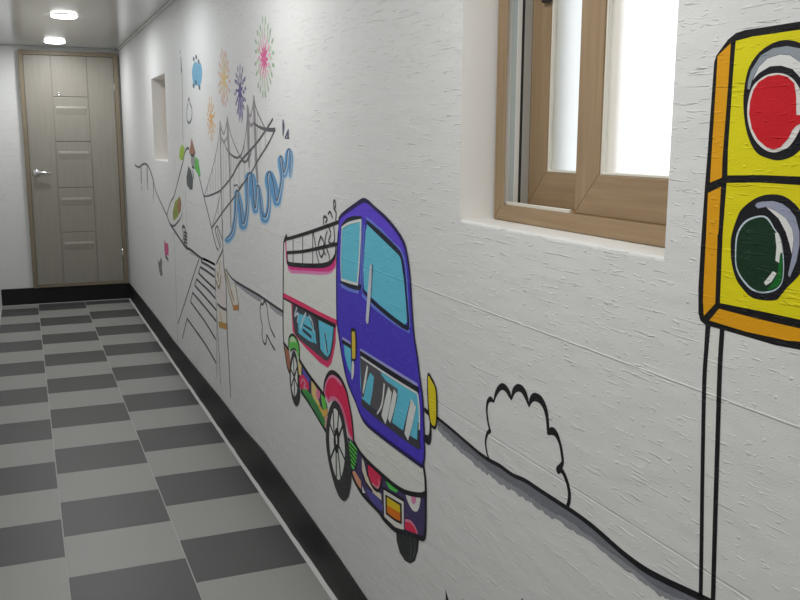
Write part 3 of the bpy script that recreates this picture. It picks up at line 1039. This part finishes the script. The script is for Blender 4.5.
hl = Ink(4).fill([(383, 488.6), (403.6, 500.8), (403.8, 530.4), (395, 527), (384, 516.4)]).put('headlight', paint((196, 194, 188), 158), bus)
tag(hl, 'square yellow headlight in a white surround')
Ink(5).line([(383, 488), (403.8, 500.4)], 8).line([(383, 489), (383.6, 516)], 8).put('headlight_outline', BLACK, hl)
Ink(6).fill([(385.2, 494.4), (401.6, 503.8), (401.8, 524.4), (395, 521.2), (385.8, 514)]).put('lens_border', BLACK, hl)
Ink(7).fill([(386.8, 497), (400, 505.4), (400.2, 513), (386.9, 505)]).put('lens', paint((214, 186, 34), 158), hl)
Ink(7).fill([(386.9, 505), (400.2, 513), (400.4, 521.4), (394.6, 518.6), (387, 512.6)]).put('lens', paint((226, 120, 24), 158), hl)

# ------------------------------------------------------------------ traffic light
tl = art('painted_traffic_light', (701, 600), 'big painted yellow traffic light with red and green lamps on a thin outlined pole', 'painting')
Ink(0).fill([(698.3, 288), (698.4, 313.5), (700.4, 320.6), (705, 324.8), (738.4, 334.4), (775.8, 345.4), (800, 349.8), (850, 356), (860, 350), (868, 200), (874, 40), (868, 20), (850, 16),
             (800, 21.5), (760, 27.8), (745, 30), (736, 33), (728, 39.5), (716.6, 55), (714.2, 62), (712.6, 83), (707.4, 155), (705, 185), (701.6, 233)]).put('housing', paint((30, 28, 30), 206), tl)
tlp = tl
ORA = paint((222, 158, 22), 206)
YLW = paint((214, 204, 14), 207)
o = Ink(1)
o.fill([(717.6, 56), (730.8, 43), (728.3, 83), (722.5, 158), (721.8, 177.7), (710, 182.6), (711.4, 158), (716.4, 78)])
o.fill([(708, 193), (721, 186.7), (718.4, 233), (717.6, 235), (715.2, 303.6), (703.8, 316), (703, 300), (703.6, 285), (706.3, 233)])
o.fill([(719, 308.7), (745, 315.6), (773, 322.5), (800, 328.5), (850, 337), (850, 349), (800, 341.6), (786.9, 340.5), (745.4, 331.5), (709.4, 320.4)])
o.put('housing_edge', ORA, tl)
Ink(1).fill([(735.7, 41), (752, 36.7), (800, 29.7), (850, 23), (862, 26), (864, 40), (862, 180), (800, 176.5), (760, 175), (727.4, 175.4), (728, 150), (733, 75)]).put('lamp_panel', YLW, tl)
Ink(1).fill([(726.7, 183), (760, 182.6), (800, 185.2), (862, 189), (856, 330), (800, 319.6), (760, 311), (720, 303), (722.8, 233)]).put('lamp_panel', paint((212, 200, 14), 200), tl)
KB = paint((32, 32, 36), 206)
rl = Ink(2).fill([(743.3, 102), (745.3, 81.6), (749.5, 66.4), (759, 52.6), (773, 43), (787, 40), (800, 43), (811, 52), (819, 70), (822, 95), (820, 118), (812, 137), (798, 152), (789.6, 157.6), (778.6, 160.4),
                  (767.5, 158.2), (757, 153), (749.5, 140.5), (745, 123.4)], True, 4).put('red_lamp', KB, tl)
Ink(3).fill([(747.4, 89), (748, 81.6), (751, 70.6), (760.6, 55.6), (773, 48.2), (787, 46), (800, 48.4), (808, 55), (814, 68), (800, 62), (790, 55), (780, 54), (767.5, 58), (759, 66.4), (752, 80), (749.6, 89.5)]).put('visor_shade', paint((138, 146, 154), 206), rl)
Ink(3).fill([(752.4, 80.4), (759, 66.8), (767.5, 58.4), (780, 54.4), (790, 55.4), (800, 62.2), (812, 80), (806, 86), (800, 77.2), (792.4, 69), (781, 65.6), (770, 66.3), (759, 73)]).put('visor', paint((222, 222, 220), 192), rl)
ln = Ink(3).fill([(757.6, 81), (767, 74.8), (778.6, 73), (789, 76), (797, 84), (804, 100), (804, 118), (797, 135), (789, 146.5), (781.3, 150.4), (774, 152.4), (765, 149.8), (756, 141.5), (750, 129.6), (747.2, 114), (748.4, 100), (752, 88)], True, 4).put('lens_rim', paint((218, 214, 210), 192), rl)
Ink(4).fill([(758.6, 82), (767.6, 76.4), (778.6, 74.6), (787, 76.6), (794, 83), (796, 95), (796.3, 115), (803.4, 115), (803, 122), (796, 126), (792.4, 130), (788, 139), (780.6, 147), (774, 149.6), (766.4, 147.2),
             (757.6, 139.4), (751.8, 128.4), (749, 114), (750.2, 101), (753.4, 90)]).put('lens', paint((190, 32, 40), 207), rl)
gl = Ink(2).fill([(730.7, 252), (731.4, 236), (737.4, 217), (742.6, 208), (756, 198), (770, 194.3), (784, 196.2), (795, 204), (802, 214), (807, 230), (808, 248), (805, 264), (798, 276.5), (786.9, 287.6), (781, 295),
                  (775.8, 300), (763.3, 300.2), (750.9, 297), (742, 288), (736.6, 280), (732.4, 267)], True, 4).put('green_lamp', KB, tl)
Ink(3).fill([(755, 205.6), (757, 202.8), (762, 201.6), (773, 201), (782, 203.6), (789, 208.6), (795.5, 217), (799.4, 231.6), (799.4, 245), (796.5, 261), (789.8, 277.4), (788, 274.8), (792, 256), (793.8, 238.8), (792, 229),
             (785.5, 217.8), (775.8, 211), (766, 206.7), (758, 208.4)]).put('visor_shade', paint((142, 146, 166), 204), gl)
Ink(4).fill([(766, 206.9), (775.8, 211.2), (785.5, 218), (792, 229), (793.6, 239), (791.8, 254), (789.2, 243), (785.6, 231.6), (778.6, 218.4)]).put('visor', paint((218, 216, 214), 190), gl)
Ink(3).fill([(757.8, 215.8), (767.6, 217.4), (774.8, 228.6), (780.6, 238), (783.6, 255), (783.4, 278), (777.6, 289), (766, 293.2), (754.6, 291.6), (745, 284), (736.4, 269.6), (735, 251), (737, 233), (745, 221)], True, 4).put('lens_rim', paint((182, 196, 204), 204), gl)
Ink(4).fill([(757.8, 217.6), (766, 218.6), (773.6, 229), (779.4, 239), (782.4, 255.4), (782.4, 277.6), (777, 287.6), (766, 291.4), (755.4, 290), (746, 282.4), (737.4, 268.6), (736.2, 251.4), (738.4, 234), (746, 222.6)], True, 4).put('lens', paint((20, 52, 36), 204), gl)
Ink(5).fill([(781.6, 254), (782.2, 277), (777, 286.6), (767, 289.8), (772, 284), (777.4, 274), (778.6, 263.4)], True, 3).put('lens_glow', paint((28, 98, 42), 204), gl)
Ink(6).fill([(775, 233), (778.4, 233.2), (781.4, 243), (782.6, 252.6), (780.2, 253.6), (779, 263), (775.4, 260.6), (776.4, 247)]).fill([(773, 271.2), (776.6, 273.4), (771.6, 281.8), (766, 285.4), (763.8, 282.6)]).put('lens_glint', paint((206, 208, 204), 204), gl)
o = Ink(0)
o.fill([(708, 326), (722, 331), (713.2, 600), (700.6, 600), (704.4, 380)])
o.put('pole', paint((182, 182, 178), 176), tl)
o = Ink(1)
o.line([(708, 325.5), (706.2, 350), (704.4, 378), (703.2, 430), (702.2, 490), (701.4, 550), (700.6, 598)], [10, 8.5, 8.5, 8, 8, 8, 8])
o.line([(722, 331), (720.6, 352), (719.4, 378), (717.2, 450), (714.8, 530), (713.2, 590), (712.8, 612)], 8.8)
o.put('pole_outline', BLACK, tl)

# ------------------------------------------------------------------ road line with its grey underside
rd = art('painted_road', (560, 505), 'long black road line with grey underside sloping from bus to traffic light pole', 'painting')
R1 = [(437.5, 418), (451, 429), (463.8, 440), (480, 453.8), (490, 460.6), (500, 466), (512.5, 475), (525, 480.5), (540, 490.5), (560, 503.5), (576, 514), (592, 526), (608, 540), (624, 554), (644, 569), (664, 580), (684, 589.5), (704, 599), (740, 617)]
Ink(1).line(R1, [8, 8, 8, 8.5, 9, 9, 8.5, 9, 9, 9, 9, 9.5, 10, 10, 11, 11, 11, 11, 11]).put('road_edge', BLACK, rd)
low = [(437.5, 430), (448.8, 441), (461, 453), (480, 468.5), (492.5, 478), (508.8, 489), (523.8, 498), (533.8, 505), (548.8, 516), (560, 522), (580, 535), (606, 554.5), (632, 574), (654, 591), (668, 600), (700, 612), (736, 629)]
rag = []
for a, b in catmull(low, False, 7)[::-1]:
    rag.append((a, b + random.uniform(-1.6, 1.6)))
Ink(0).fill([(a, b + 0.5) for a, b in R1] + rag).put('road_underside', paint((116, 118, 122), 174), rd)
mid = [(a, b - 6.0) for a, b in low]
rag = [(a, b + random.uniform(-1.0, 1.0)) for a, b in catmull(mid, False, 6)[::-1]]
Ink(0.5).fill([(a, b + 0.5) for a, b in R1] + rag).put('road_underside', paint((92, 94, 100), 174), rd)

rd = art('painted_road', (283, 317), 'short grey-shaded ground line running down from bridge post to the bus rear', 'painting')
R2 = [(226, 269.5), (230, 276), (233.7, 280), (239, 283.6), (245, 287.2), (251.5, 291), (258, 294.8), (264, 298.8), (270, 303), (276, 307.2), (283, 311.8)]
Ink(1).line(R2, [8, 9, 10, 11, 11, 11, 11, 11, 11, 11, 11]).put('road_edge', paint((48, 48, 52), 172), rd)
Ink(0).fill([(233.7, 280), (245, 287.4), (258, 295), (262, 298), (261, 302.5), (257.5, 300.8), (247, 293.6), (236, 284.6)]).fill([(268, 301.6), (276, 307.4), (283, 312), (283, 317.4), (277, 314), (270, 307.6)]).put('road_underside', paint((132, 132, 138), 176), rd)

# ------------------------------------------------------------------ scalloped bush
bush = Ink(1)
P5 = lambda pts: pts
bush.line([(489.4, 460), (487, 453), (485.6, 444), (486, 438), (487.6, 433), (490, 430.8)], [5, 6.25, 6.88, 7.5, 8.75, 10])
bush.line([(490, 430.8), (488, 422), (486.7, 411), (487.2, 404), (488.6, 400.4), (491, 399.2), (493.7, 401.6)], [7.5, 7.5, 7.5, 8.75, 10, 11.2, 5])
bush.line([(493.7, 401.6), (496, 393.5), (499.4, 388), (503, 386.6), (506.6, 389.4), (509.4, 394.6), (511.2, 399.6)], [3.75, 10, 12.5, 13.8, 13.8, 12.5, 3.75])
bush.line([(511.2, 399.6), (513.4, 392), (516, 388.6), (519, 387.8), (522.6, 390), (526, 396.4), (528.9, 406.4)], [3.75, 11.2, 13.8, 15, 15, 13.8, 3.75])
bush.line([(528.9, 406.4), (530.8, 400.4), (533, 397.6), (536, 397.2), (540.6, 400), (544.6, 407), (547, 417), (548.2, 432.6)], [3.75, 11.2, 15, 16.2, 16.2, 13.8, 11.2, 8.75])
bush.line([(548.2, 432.6), (552.4, 431), (556.4, 434.6), (560, 444), (562, 455), (562.4, 463), (558.2, 470)], [10, 15, 12.5, 8.75, 8.75, 8.75, 15])
bush.line([(559.4, 468.4), (563.4, 473), (567, 482), (569.2, 492), (569, 501), (567.4, 506.4)], [11.2, 10, 10, 10, 10, 8.75])
b_ = bush.put('painted_bush', BLACK)
tag(b_, 'bush drawn as one black scalloped outline standing on the sloping road line', 'painting')

# ------------------------------------------------------------------ grass blades at the foot
gr = Ink(1)
gr.fill([(445.3, 589), (449.2, 602), (455, 622), (448, 622), (446, 604)])
gr.fill([(463, 598), (459, 610), (455, 622), (463, 622)])
gr.fill([(470, 606), (466, 622), (472, 622)])
gr = tag(gr.put('painted_grass', BLACK), 'black painted grass blades at the bottom, below the bus', 'painting')
gr = Ink(1)
gr.fill([(522.2, 597.6), (525, 606), (527, 624), (520, 624), (519.6, 606)])
gr.fill([(531, 606), (534, 624), (528, 624)])
tag(gr.put('painted_grass', BLACK), 'black painted grass tip at the bottom edge, below the bush', 'painting')

# ------------------------------------------------------------------ small puff behind the bus
pf = Ink(1)
pf.line([(260.4, 305.4), (261.6, 303.6), (263, 304.6), (264, 301.4), (265.8, 303.4), (267.4, 309), (268, 317), (270.2, 327), (272.4, 332.4), (274.8, 337)], 10)
pf.line([(260.4, 305.4), (260, 311), (260.8, 318), (262.2, 326), (262, 335), (263, 341), (265, 344.2), (266.4, 340), (266.6, 335.2), (268.4, 338), (271, 343.4), (274.8, 350)], 10)
tag(pf.put('painted_bush', paint((52, 52, 56), 168)), 'small thin outlined bush shape left of the bus rear wheel', 'painting')

# ------------------------------------------------------------------ suspension bridge
br = art('painted_bridge', (222, 240), 'painted suspension bridge with grey towers and hanging cables above the blue waves', 'painting')
GREY = paint((118, 114, 116), 182)
o = Ink(1)
o.line([(220, 123), (220.8, 165), (221.4, 190), (222, 222), (223, 250)], [24, 26, 24, 20, 12])
o.line([(227.3, 119.5), (228.8, 150), (230, 180), (230.8, 226)], [30, 36, 32, 24])
o.line([(220.2, 124), (223.8, 134), (227.2, 120)], 13)
o.line([(220.6, 136), (224, 142), (227.5, 136)], 15)
o.line([(220.4, 128), (220.8, 142)], 34).line([(227.5, 124), (228, 142)], 34)
o.put('tower', paint((132, 128, 130), 182), br)
o = Ink(1)
o.line([(247.4, 108), (248.4, 140), (249, 165)], [30, 36, 26])
o.line([(253.8, 98.5), (255, 130), (256.4, 165), (257.5, 180)], [26, 40, 38, 30])
o.line([(247.6, 109), (250.6, 116), (253.6, 100)], 13)
o.line([(248.4, 119), (251, 125.4), (254.6, 121.5)], 16)
o.line([(248, 112), (248.6, 125)], 36).line([(254, 104), (254.6, 122)], 38)
o.put('tower', paint((124, 120, 124), 182), br)
o = Ink(2)
o.line([(204, 196.2), (207.6, 196), (211.7, 194.7), (217, 192.4), (221.7, 189), (231.7, 176.7), (238, 165), (245, 156), (255, 145), (265, 131.4), (272.7, 119)], [8.4, 9, 9.6, 9.6, 9.6, 10.8, 12, 12, 10.8, 10.8, 9.6])
o.line([(211.7, 228.2), (223, 211.7), (235, 196), (243, 184), (251.7, 171.7), (258, 160), (267.5, 145), (275, 129.6)], 9.6)
o.line([(254, 123.5), (260, 127.4), (267.5, 129.6), (274.8, 129.8)], [8.4, 10.8, 14.4, 15.6])
o.put('deck', paint((74, 74, 78), 182), br)
o = Ink(2)
o.line([(219.6, 128), (217.4, 146), (213, 166), (208, 184), (204.2, 195.6)], 5.4)
o.line([(227.8, 122), (231, 135), (235, 146), (240, 156)], 6)
o.line([(224.4, 143), (227.5, 150.4), (232.5, 155.8), (237.8, 157.6), (242, 152.4), (245, 139), (247.3, 118)], [6, 8.4, 9.6, 9.6, 8.4, 6.6, 6])
o.line([(240, 156.4), (243.8, 161.4), (247.6, 160.2), (250, 155.6), (251.4, 150)], 7.8)
o.line([(254, 101), (257, 111), (260, 118), (265, 128)], 6.6)
o.line([(221, 190), (218, 205), (212, 227.4)], 5.4)
o.line([(233.8, 186), (237, 185), (239, 188.4), (241.8, 184)], 7.2)
o.line([(242, 160.6), (245.4, 162.4), (249, 155)], 7.2)
o.put('cable', paint((84, 84, 88), 182), br)
o = Ink(0)
deckline = [(211.7, 228.2), (223, 211.7), (235, 196), (243, 184), (251.7, 171.7), (258, 160), (267.5, 145), (275, 129.6)]
topline = [(204, 196.2), (211.7, 194.7), (221.7, 189), (231.7, 176.7), (238, 165), (245, 156), (255, 145), (265, 131.4), (272.7, 119)]
cab_ = [(204, 196), (208, 184), (213, 166), (217.4, 146), (220, 128), (224, 142), (227.8, 150), (232.5, 155.8), (238, 157.6), (242, 152.4), (245, 139), (247.5, 115), (251, 124), (254, 101), (257, 111), (260, 118), (265, 128), (274, 130)]


def interp(tab, x):
    for (a, b), (c, d) in zip(tab, tab[1:]):
        if a <= x <= c: return b + (d - b) * (x - a) / (c - a)
    return tab[-1][1] if x > tab[-1][0] else tab[0][1]


for k in range(23):
    x = 207.5 + k * 2.62
    if abs(x - 221) < 1 or abs(x - 229) < 1.2: continue
    ya = interp(cab_, x)
    yb = interp(deckline, x) if x > 213 else interp(topline, x)
    if k % 2: yb = interp(topline, x)
    if yb > ya + 4: o.line([(x, ya), (x + 0.2, yb)], 9)
o.put('hanger', paint((150, 148, 146), 185), br)

# ------------------------------------------------------------------ waves
wv = art('painted_waves', (229, 241), 'loose blue ribbon of painted waves curling below the bridge', 'painting')
WV = [(227.5, 240), (232.5, 233), (235.4, 216), (236.4, 199), (237, 192), (239, 200), (241, 212), (242.6, 226), (245.4, 222), (247.4, 206), (247.4, 188), (248.6, 176), (252, 179), (253.8, 197), (255.4, 211),
      (256.6, 200), (257.8, 187), (260.4, 198), (262, 213), (265, 220), (268.2, 211), (269.2, 193), (267.6, 181), (269.6, 174), (273.6, 185), (275.6, 198), (277.2, 203), (280, 192), (282, 178), (280.4, 164), (280.6, 158),
      (283, 166), (284, 175), (286.8, 166), (287.6, 155), (289.2, 151), (290.6, 160), (290.2, 176)]
WW = [5, 4, 3.2, 4, 4, 5, 5, 6, 4, 3.4, 5, 6, 7, 6, 4.5, 4, 4, 3.6, 4, 6, 4, 4, 5, 6, 7, 6, 5.5, 4, 3.5, 4.5, 4.5, 4.5, 5, 4, 4.5, 4.5, 4.5, 2]
Ink(0).pxline([(a, b + 1.5) for a, b in WV], [q * 1.1 + 1.5 for q in WW], True, 4).put('wave_haze', paint((176, 192, 204), 192), wv)
Ink(1).pxline(WV, [q * 1.12 for q in WW], True, 4).put('wave_body', paint((84, 134, 176), 188), wv)
Ink(3).pxline([(a - 0.2, b - 2.6) for a, b in WV], [0.4 + 0.08 * q for q in WW], True, 4).put('wave_outline', paint((58, 64, 76), 182), wv)
Ink(2).pxline([(a + 0.5, b - 0.8) for a, b in WV], [0.55 + 0.06 * q for q in WW], True, 4).put('wave_foam', paint((196, 206, 216), 182), wv)
o = Ink(1)
o.pxline([(283, 120), (283.4, 127), (283, 136)], [1.2, 2.2, 0.8])
sp = tag(o.put('painted_splash', paint((70, 74, 90), 182)), 'upright dark dash above the right end of the waves, left of a smaller dash', 'painting')
o = Ink(1)
o.pxline([(288.2, 129.6), (288, 138)], [1.2, 2.0]).pxline([(287.6, 131), (285.4, 137.4)], [1, 1.6]).pxline([(285, 138), (289, 138.6)], [1.2, 1.2])
tag(o.put('painted_splash', paint((70, 74, 90), 182)), 'small triangular dark dash above the right end of the waves', 'painting')

# ------------------------------------------------------------------ hill with dotted foliage, left of the bridge
hl_ = art('painted_hill', (190, 249), 'tall pointed hill drawn in thin black lines with green and brown patches', 'painting')
o = Ink(1)
o.line([(167, 215), (169, 207), (171.5, 200.5), (174, 196), (177, 185), (180, 173), (182.6, 163), (184.6, 153), (187, 148.4), (189, 149)], [12.6, 11.2, 11.2, 12.6, 12.6, 14, 12.6, 11.2, 14, 9.8])
o.line([(195, 164), (199, 177), (204, 197), (208, 213), (211.6, 228.5), (216, 246), (218.4, 250)], [7, 11.2, 12.6, 12.6, 12.6, 11.2, 9.8])
o.line([(153, 179), (156, 191.5), (161, 203), (166.5, 215), (169.5, 223), (174, 230), (178, 236), (182, 242), (186, 247.6), (190, 249.4), (195.4, 253.6), (201, 258), (208, 261), (215, 264.6)],
       [11.2, 12.6, 12.6, 14, 15.4, 16.8, 16.8, 16.8, 16.8, 15.4, 15.4, 14, 12.6, 12.6])
o.line([(182, 213.4), (180, 219), (177, 223), (173.6, 226), (170, 224)], [5.6, 9.8, 12.6, 12.6, 8.4])
o.line([(187, 148.6), (188.6, 148)], 12.6)
o.put('hill_line', INK, hl_)
LINE = lambda pts, rgb, lay=1: Ink(lay).fill(pts).put('foliage', paint(rgb, 200), hl_)
LINE([(182, 144), (184.6, 148), (184, 154), (182.8, 159.6), (181, 160.6), (179, 157), (179.8, 149)], (150, 180, 66), 2)
LINE([(191.5, 138), (193.4, 145), (195.6, 153), (193, 156), (189, 152.6), (190.6, 144)], (146, 104, 88), 2)
LINE([(191, 157), (194.6, 156), (195.4, 163), (193.4, 168), (190.8, 163)], (140, 142, 140), 2)
LINE([(195.6, 156.6), (198.4, 160), (200.4, 175), (199.4, 176.8), (194.4, 168), (195, 161)], (90, 172, 80), 2)
LINE([(188.4, 166), (191, 170), (193, 179), (192.5, 189.6), (190, 189.8), (187, 185.4), (186.4, 177)], (78, 82, 84), 2)
LINE([(179.6, 196), (181.2, 202), (180.8, 211), (177, 217.6), (173.4, 221), (172.4, 213), (174.8, 202)], (140, 146, 78), 2)
LINE([(179.4, 197), (181.2, 202), (180.8, 211), (178.6, 213.4), (177, 206)], (150, 112, 82), 3)
o = Ink(4)
o.line([(175, 209), (174, 218)], 14).line([(177, 206), (176, 216)], 12)
o.put('foliage', paint((104, 132, 52), 180), hl_)
o = Ink(3)
o.line([(194.6, 154), (192.4, 155.8), (190.6, 154.4)], 16).line([(193.8, 178), (192.6, 171)], 14).line([(192, 166.6), (194, 168)], 14)
o.put('hill_mark', paint((70, 66, 70), 182), hl_)
Ink(0).fill([(190, 250), (201, 258.4), (197, 257.4), (189, 253)]).put('hill_shade', paint((150, 152, 152), 175), hl_)

o = Ink(2)
o.line([(182.4, 227.4), (183.6, 226.4), (184.8, 228), (185.6, 234), (185.2, 240), (183.6, 245)], 20)
o.line([(182.8, 229), (183.2, 236), (182.4, 243)], 14)
for k in range(5):
    o.line([(183.8, 232 + 3.3 * k), (187, 233.4 + 3.3 * k)], 14)
tag(o.put('painted_ladder', paint((70, 70, 72), 176)), 'small dark curled ladder mark standing on the hill foot line above the stairs', 'painting')

dk = Ink(1)
dk.line([(135, 165), (137.4, 166.8), (139.6, 167), (142, 164.8), (144.8, 163.8), (147.4, 165.2), (150, 170), (153, 179)], [17, 17, 17, 17, 17, 17, 20, 24])
dk.line([(141, 168), (141.2, 175), (141.4, 181.6)], 40).line([(147, 167), (147.2, 176), (147.4, 183)], 40)
dk.line([(141.8, 187.4), (141.8, 188.6)], 26).line([(147.8, 187.4), (147.8, 188.6)], 26)
dk.line([(153.2, 181), (153.6, 190), (153.8, 202)], [44, 28, 10])
tag(dk.put('painted_pier', paint((82, 86, 88), 178)), 'small drawn pier on two legs left of the hill, nearest the door', 'painting')

# tall thin mast line
ms = Ink(1)
ms.line([(181.8, 71), (182.2, 90), (183, 140)], 11)
ms.line([(180, 51), (180.2, 53.4)], 16).line([(180.8, 58), (181.2, 65)], [18, 30]).line([(181.2, 68.4), (181.6, 70.6)], 34)
tag(ms.put('painted_tower', paint((112, 114, 120), 188)), 'very tall thin mast with dark tip drawn above the hill, right of the far window', 'painting')

# blue and white clouds
cl = Ink(1).fill([(193.4, 64), (196, 61.6), (198.4, 64.6), (200.4, 62.8), (202, 69), (202, 76), (200.8, 84), (198.4, 86.6), (196.6, 84.6), (194.2, 86), (192.6, 80), (192, 71.6)], True, 3).put('painted_cloud', paint((102, 156, 184), 206))
tag(cl, 'small blue painted cloud between the mast and the yellow firework', 'painting')
o = Ink(2)
for a, b in ((193.8, 58.6), (196.2, 56.6), (198.6, 61.2), (193.6, 85.4), (199.4, 87), (196, 82)):
    o.line([(a - .5, b), (a + .5, b + 1)], 22)
o.put('cloud_mark', paint((66, 80, 92), 190), cl)
cl = Ink(1)
cl.line([(187.6, 104), (186.8, 113), (187.4, 121), (189.6, 122.6), (191.6, 118), (191.8, 109), (189.8, 103), (189.2, 98.4), (188, 101)], 14)
tag(cl.put('painted_cloud', paint((104, 106, 110), 188)), 'small white cloud drawn as a grey outline below the blue cloud', 'painting')

# long pencil lines below the hill
ln = Ink(0)
ln.line([(185.4, 191), (186.4, 215), (187, 250)], 7)
ln.line([(182.6, 205), (182.4, 226)], 6)
ln.line([(173.6, 232), (174.6, 250), (175.6, 275), (176.4, 300), (177.4, 335), (178, 346)], 8)
tag(ln.put('painted_post', THIN), 'faint upright pencil line dropping from the hill past the pink mark', 'painting')

# pink dress mark and grey figure
pk = Ink(1).fill([(164.2, 239), (165.4, 243), (168, 243.6), (168.6, 249), (168.4, 255), (165.2, 256), (164.4, 250)]).put('painted_flag', paint((168, 76, 112), 182))
tag(pk, 'small magenta painted smudge low on the wall near the door', 'painting')
Ink(2).line([(165.4, 256), (168, 259.6)], 26).put('flag_tail', paint((92, 92, 96), 172), pk)
fg = Ink(1).fill([(157.6, 259), (159, 262.6), (161.2, 257), (162.2, 263), (161.6, 266.6), (162, 270), (162.6, 275.4), (160.4, 276), (159.2, 271), (158.4, 265)]).put('painted_smudge', paint((98, 100, 102), 172))
tag(fg, 'small dark grey painted smudge below the magenta one', 'painting')

# ------------------------------------------------------------------ stairs
st = Ink(1)
st.line([(199, 259), (192, 280), (185, 302), (178, 323.6)], 11.2)
st.line([(201.6, 259.5), (201.4, 261.8), (207, 265), (214.6, 270)], 13.5)
st.line([(203, 258.5), (208.4, 261), (214.6, 264.6)], 12)
st.line([(214.6, 277), (207, 271.4), (200.2, 267)], 13.5)
st.line([(200.2, 267), (198.4, 273)], 12)
st.line([(198.4, 273), (206, 280.6), (215, 289)], 13.5)
st.line([(215, 298), (208, 290), (201.6, 284), (196.6, 279)], 13.5)
st.line([(196.6, 279), (194.6, 285.4)], 12)
st.line([(194.6, 285.4), (205, 297), (216, 309.8)], 13.5)
st.line([(216, 321), (204, 306), (192.6, 292.6)], 13.5)
st.line([(192.6, 292.6), (190.6, 302)], 12)
st.line([(190.6, 302), (204, 320.4), (215.6, 339)], 13.5)
st.line([(187, 318.6), (196, 331), (206, 345.4), (216, 362.8)], 13.5)
st.line([(187, 318.6), (184.6, 329), (182.4, 338.4)], 11.2)
tag(st.put('painted_stairs', paint((58, 58, 62), 172)), 'flight of wide steps drawn in black outline below the hill', 'painting')

# ------------------------------------------------------------------ signpost with arrow boards
sg = art('painted_signpost', (230, 396), 'tall post with ochre-ended arrow boards drawn beside the stairs', 'painting')
o = Ink(2)
o.line([(222.5, 220), (223, 249), (224, 268), (226, 285), (226.6, 310), (227.4, 339), (228.3, 354), (229.6, 377), (230.6, 396)], [8, 8, 11, 12, 14, 15, 14, 13, 12])
o.line([(215.4, 268), (215.6, 292), (217, 317), (218.2, 339), (219.4, 360), (220.4, 384)], 8)
o.line([(216.6, 316), (216.8, 345), (216.8, 378)], 6)
o.line([(215, 230), (217.5, 226.6), (222, 239)], 10).line([(215, 230), (220.2, 248)], 10).line([(217.4, 230), (221, 246)], 8)
o.line([(216.6, 263.6), (219, 258), (222, 251.6), (222.6, 249)], 12)
o.put('post', paint((70, 68, 68), 172), sg)
Ink(0).fill([(219, 254), (223.8, 268), (226.4, 310), (217.6, 304), (216.6, 290)]).put('post_face', paint((186, 178, 176), 178), sg)
bd = Ink(1).fill([(222, 252), (223.4, 263), (221, 276), (219, 287.6), (215.2, 280), (216, 264)]).put('arrow_board', paint((184, 180, 174), 178), sg)
Ink(3).line([(215.4, 279), (219, 287.8), (221, 276)], 15).line([(217, 272), (218.6, 281)], 14).line([(220, 262), (218.4, 276)], 9).put('board_edge', paint((128, 112, 74), 172), bd)
bd = Ink(1).fill([(225, 268), (230, 289), (234.4, 282), (238, 302), (238.6, 309.6), (233.4, 310), (226.4, 285)]).put('arrow_board', paint((184, 181, 174), 178), sg)
Ink(3).line([(225, 270), (228.6, 290), (233, 306)], 15).line([(227, 274), (231.6, 294)], 12).line([(235, 282), (238.4, 304)], 10).line([(231.6, 292), (233.4, 300)], 14).put('board_edge', paint((126, 112, 78), 172), bd)
Ink(4).fill([(232.6, 305.4), (238.6, 304.6), (238.8, 309.8), (233.2, 310.6)]).put('board_end', paint((150, 104, 62), 172), bd)
bd = Ink(1).fill([(217.6, 304), (226.2, 310), (227, 329.6), (219, 327), (218.4, 318)]).put('arrow_board', paint((184, 180, 170), 178), sg)
Ink(3).line([(217.6, 304), (221.6, 307.6), (226, 309.8)], 13).put('board_edge', paint((60, 60, 60), 172), bd)
Ink(4).fill([(218.4, 321), (226.8, 323.6), (227, 330), (219, 327.2)]).line([(219.6, 312), (222, 322)], 10).put('board_end', paint((150, 116, 66), 172), bd)

# ------------------------------------------------------------------ fireworks


def firework(px, r, label, rings, wid):
    """rings: (inner radius share, outer share, strokes, colour)"""
    cy, cz = wall_pt(*px)
    root = empty('painted_firework', (WX, cy, cz), label, 'painting', 'painted fireworks')
    for k, (a, b, n, rgb) in enumerate(rings):
        ink = Ink(1 + 0.4 * k)
        off = random.random()
        for i in range(n):
            t = 2 * math.pi * (i + off + random.uniform(-.15, .15)) / n
            s = random.uniform(0.93, 1.07)
            ra, rb = r * a * s, r * b * s
            x = ink.x()
            q = [(cy + ra * math.cos(t), cz + ra * math.sin(t), wid * 0.35), (cy + (ra + rb) / 2 * math.cos(t), cz + (ra + rb) / 2 * math.sin(t), wid), (cy + rb * math.cos(t), cz + rb * math.sin(t), wid * 0.5)]
            ink.ribbon([(u, v, w_ / 2) for u, v, w_ in q], x)
        ink.put('spark', paint(rgb, 188), root)
    return root


firework((264.2, 58), 0.142, 'largest firework, magenta centre with green tips, high on the wall',
         [(0.04, 0.40, 11, (186, 84, 128)), (0.42, 0.64, 15, (198, 142, 164)), (0.52, 0.80, 17, (164, 174, 152)), (0.82, 1.0, 20, (132, 156, 128))], 0.0165)
firework((224, 78), 0.124, 'pale orange and pink firework left of the purple one',
         [(0.05, 0.45, 10, (206, 182, 130)), (0.48, 0.74, 13, (206, 172, 128)), (0.78, 1.0, 16, (212, 166, 152))], 0.020)
firework((240.2, 91), 0.108, 'purple firework just above the bridge towers',
         [(0.05, 0.42, 9, (88, 74, 124)), (0.46, 0.74, 12, (92, 82, 128)), (0.78, 1.0, 14, (104, 94, 136))], 0.0185)
o = Ink(1)
for k in range(7):
    o.line([(238 + 0.75 * k, 100), (238.2 + 0.72 * k, 106 + (k * 5) % 9), (238.6 + 0.6 * k, 114 + (k * 7) % 9)], 11)
tag(o.put('painted_firework_trail', paint((142, 136, 160), 186)), 'greyish purple streaks hanging below the purple firework', 'painting')
firework((211, 119), 0.105, 'small yellow and orange firework below the orange one, lowest on the wall',
         [(0.08, 0.42, 8, (194, 152, 92)), (0.5, 0.74, 11, (188, 148, 90)), (0.8, 1.0, 12, (206, 176, 128))], 0.020)
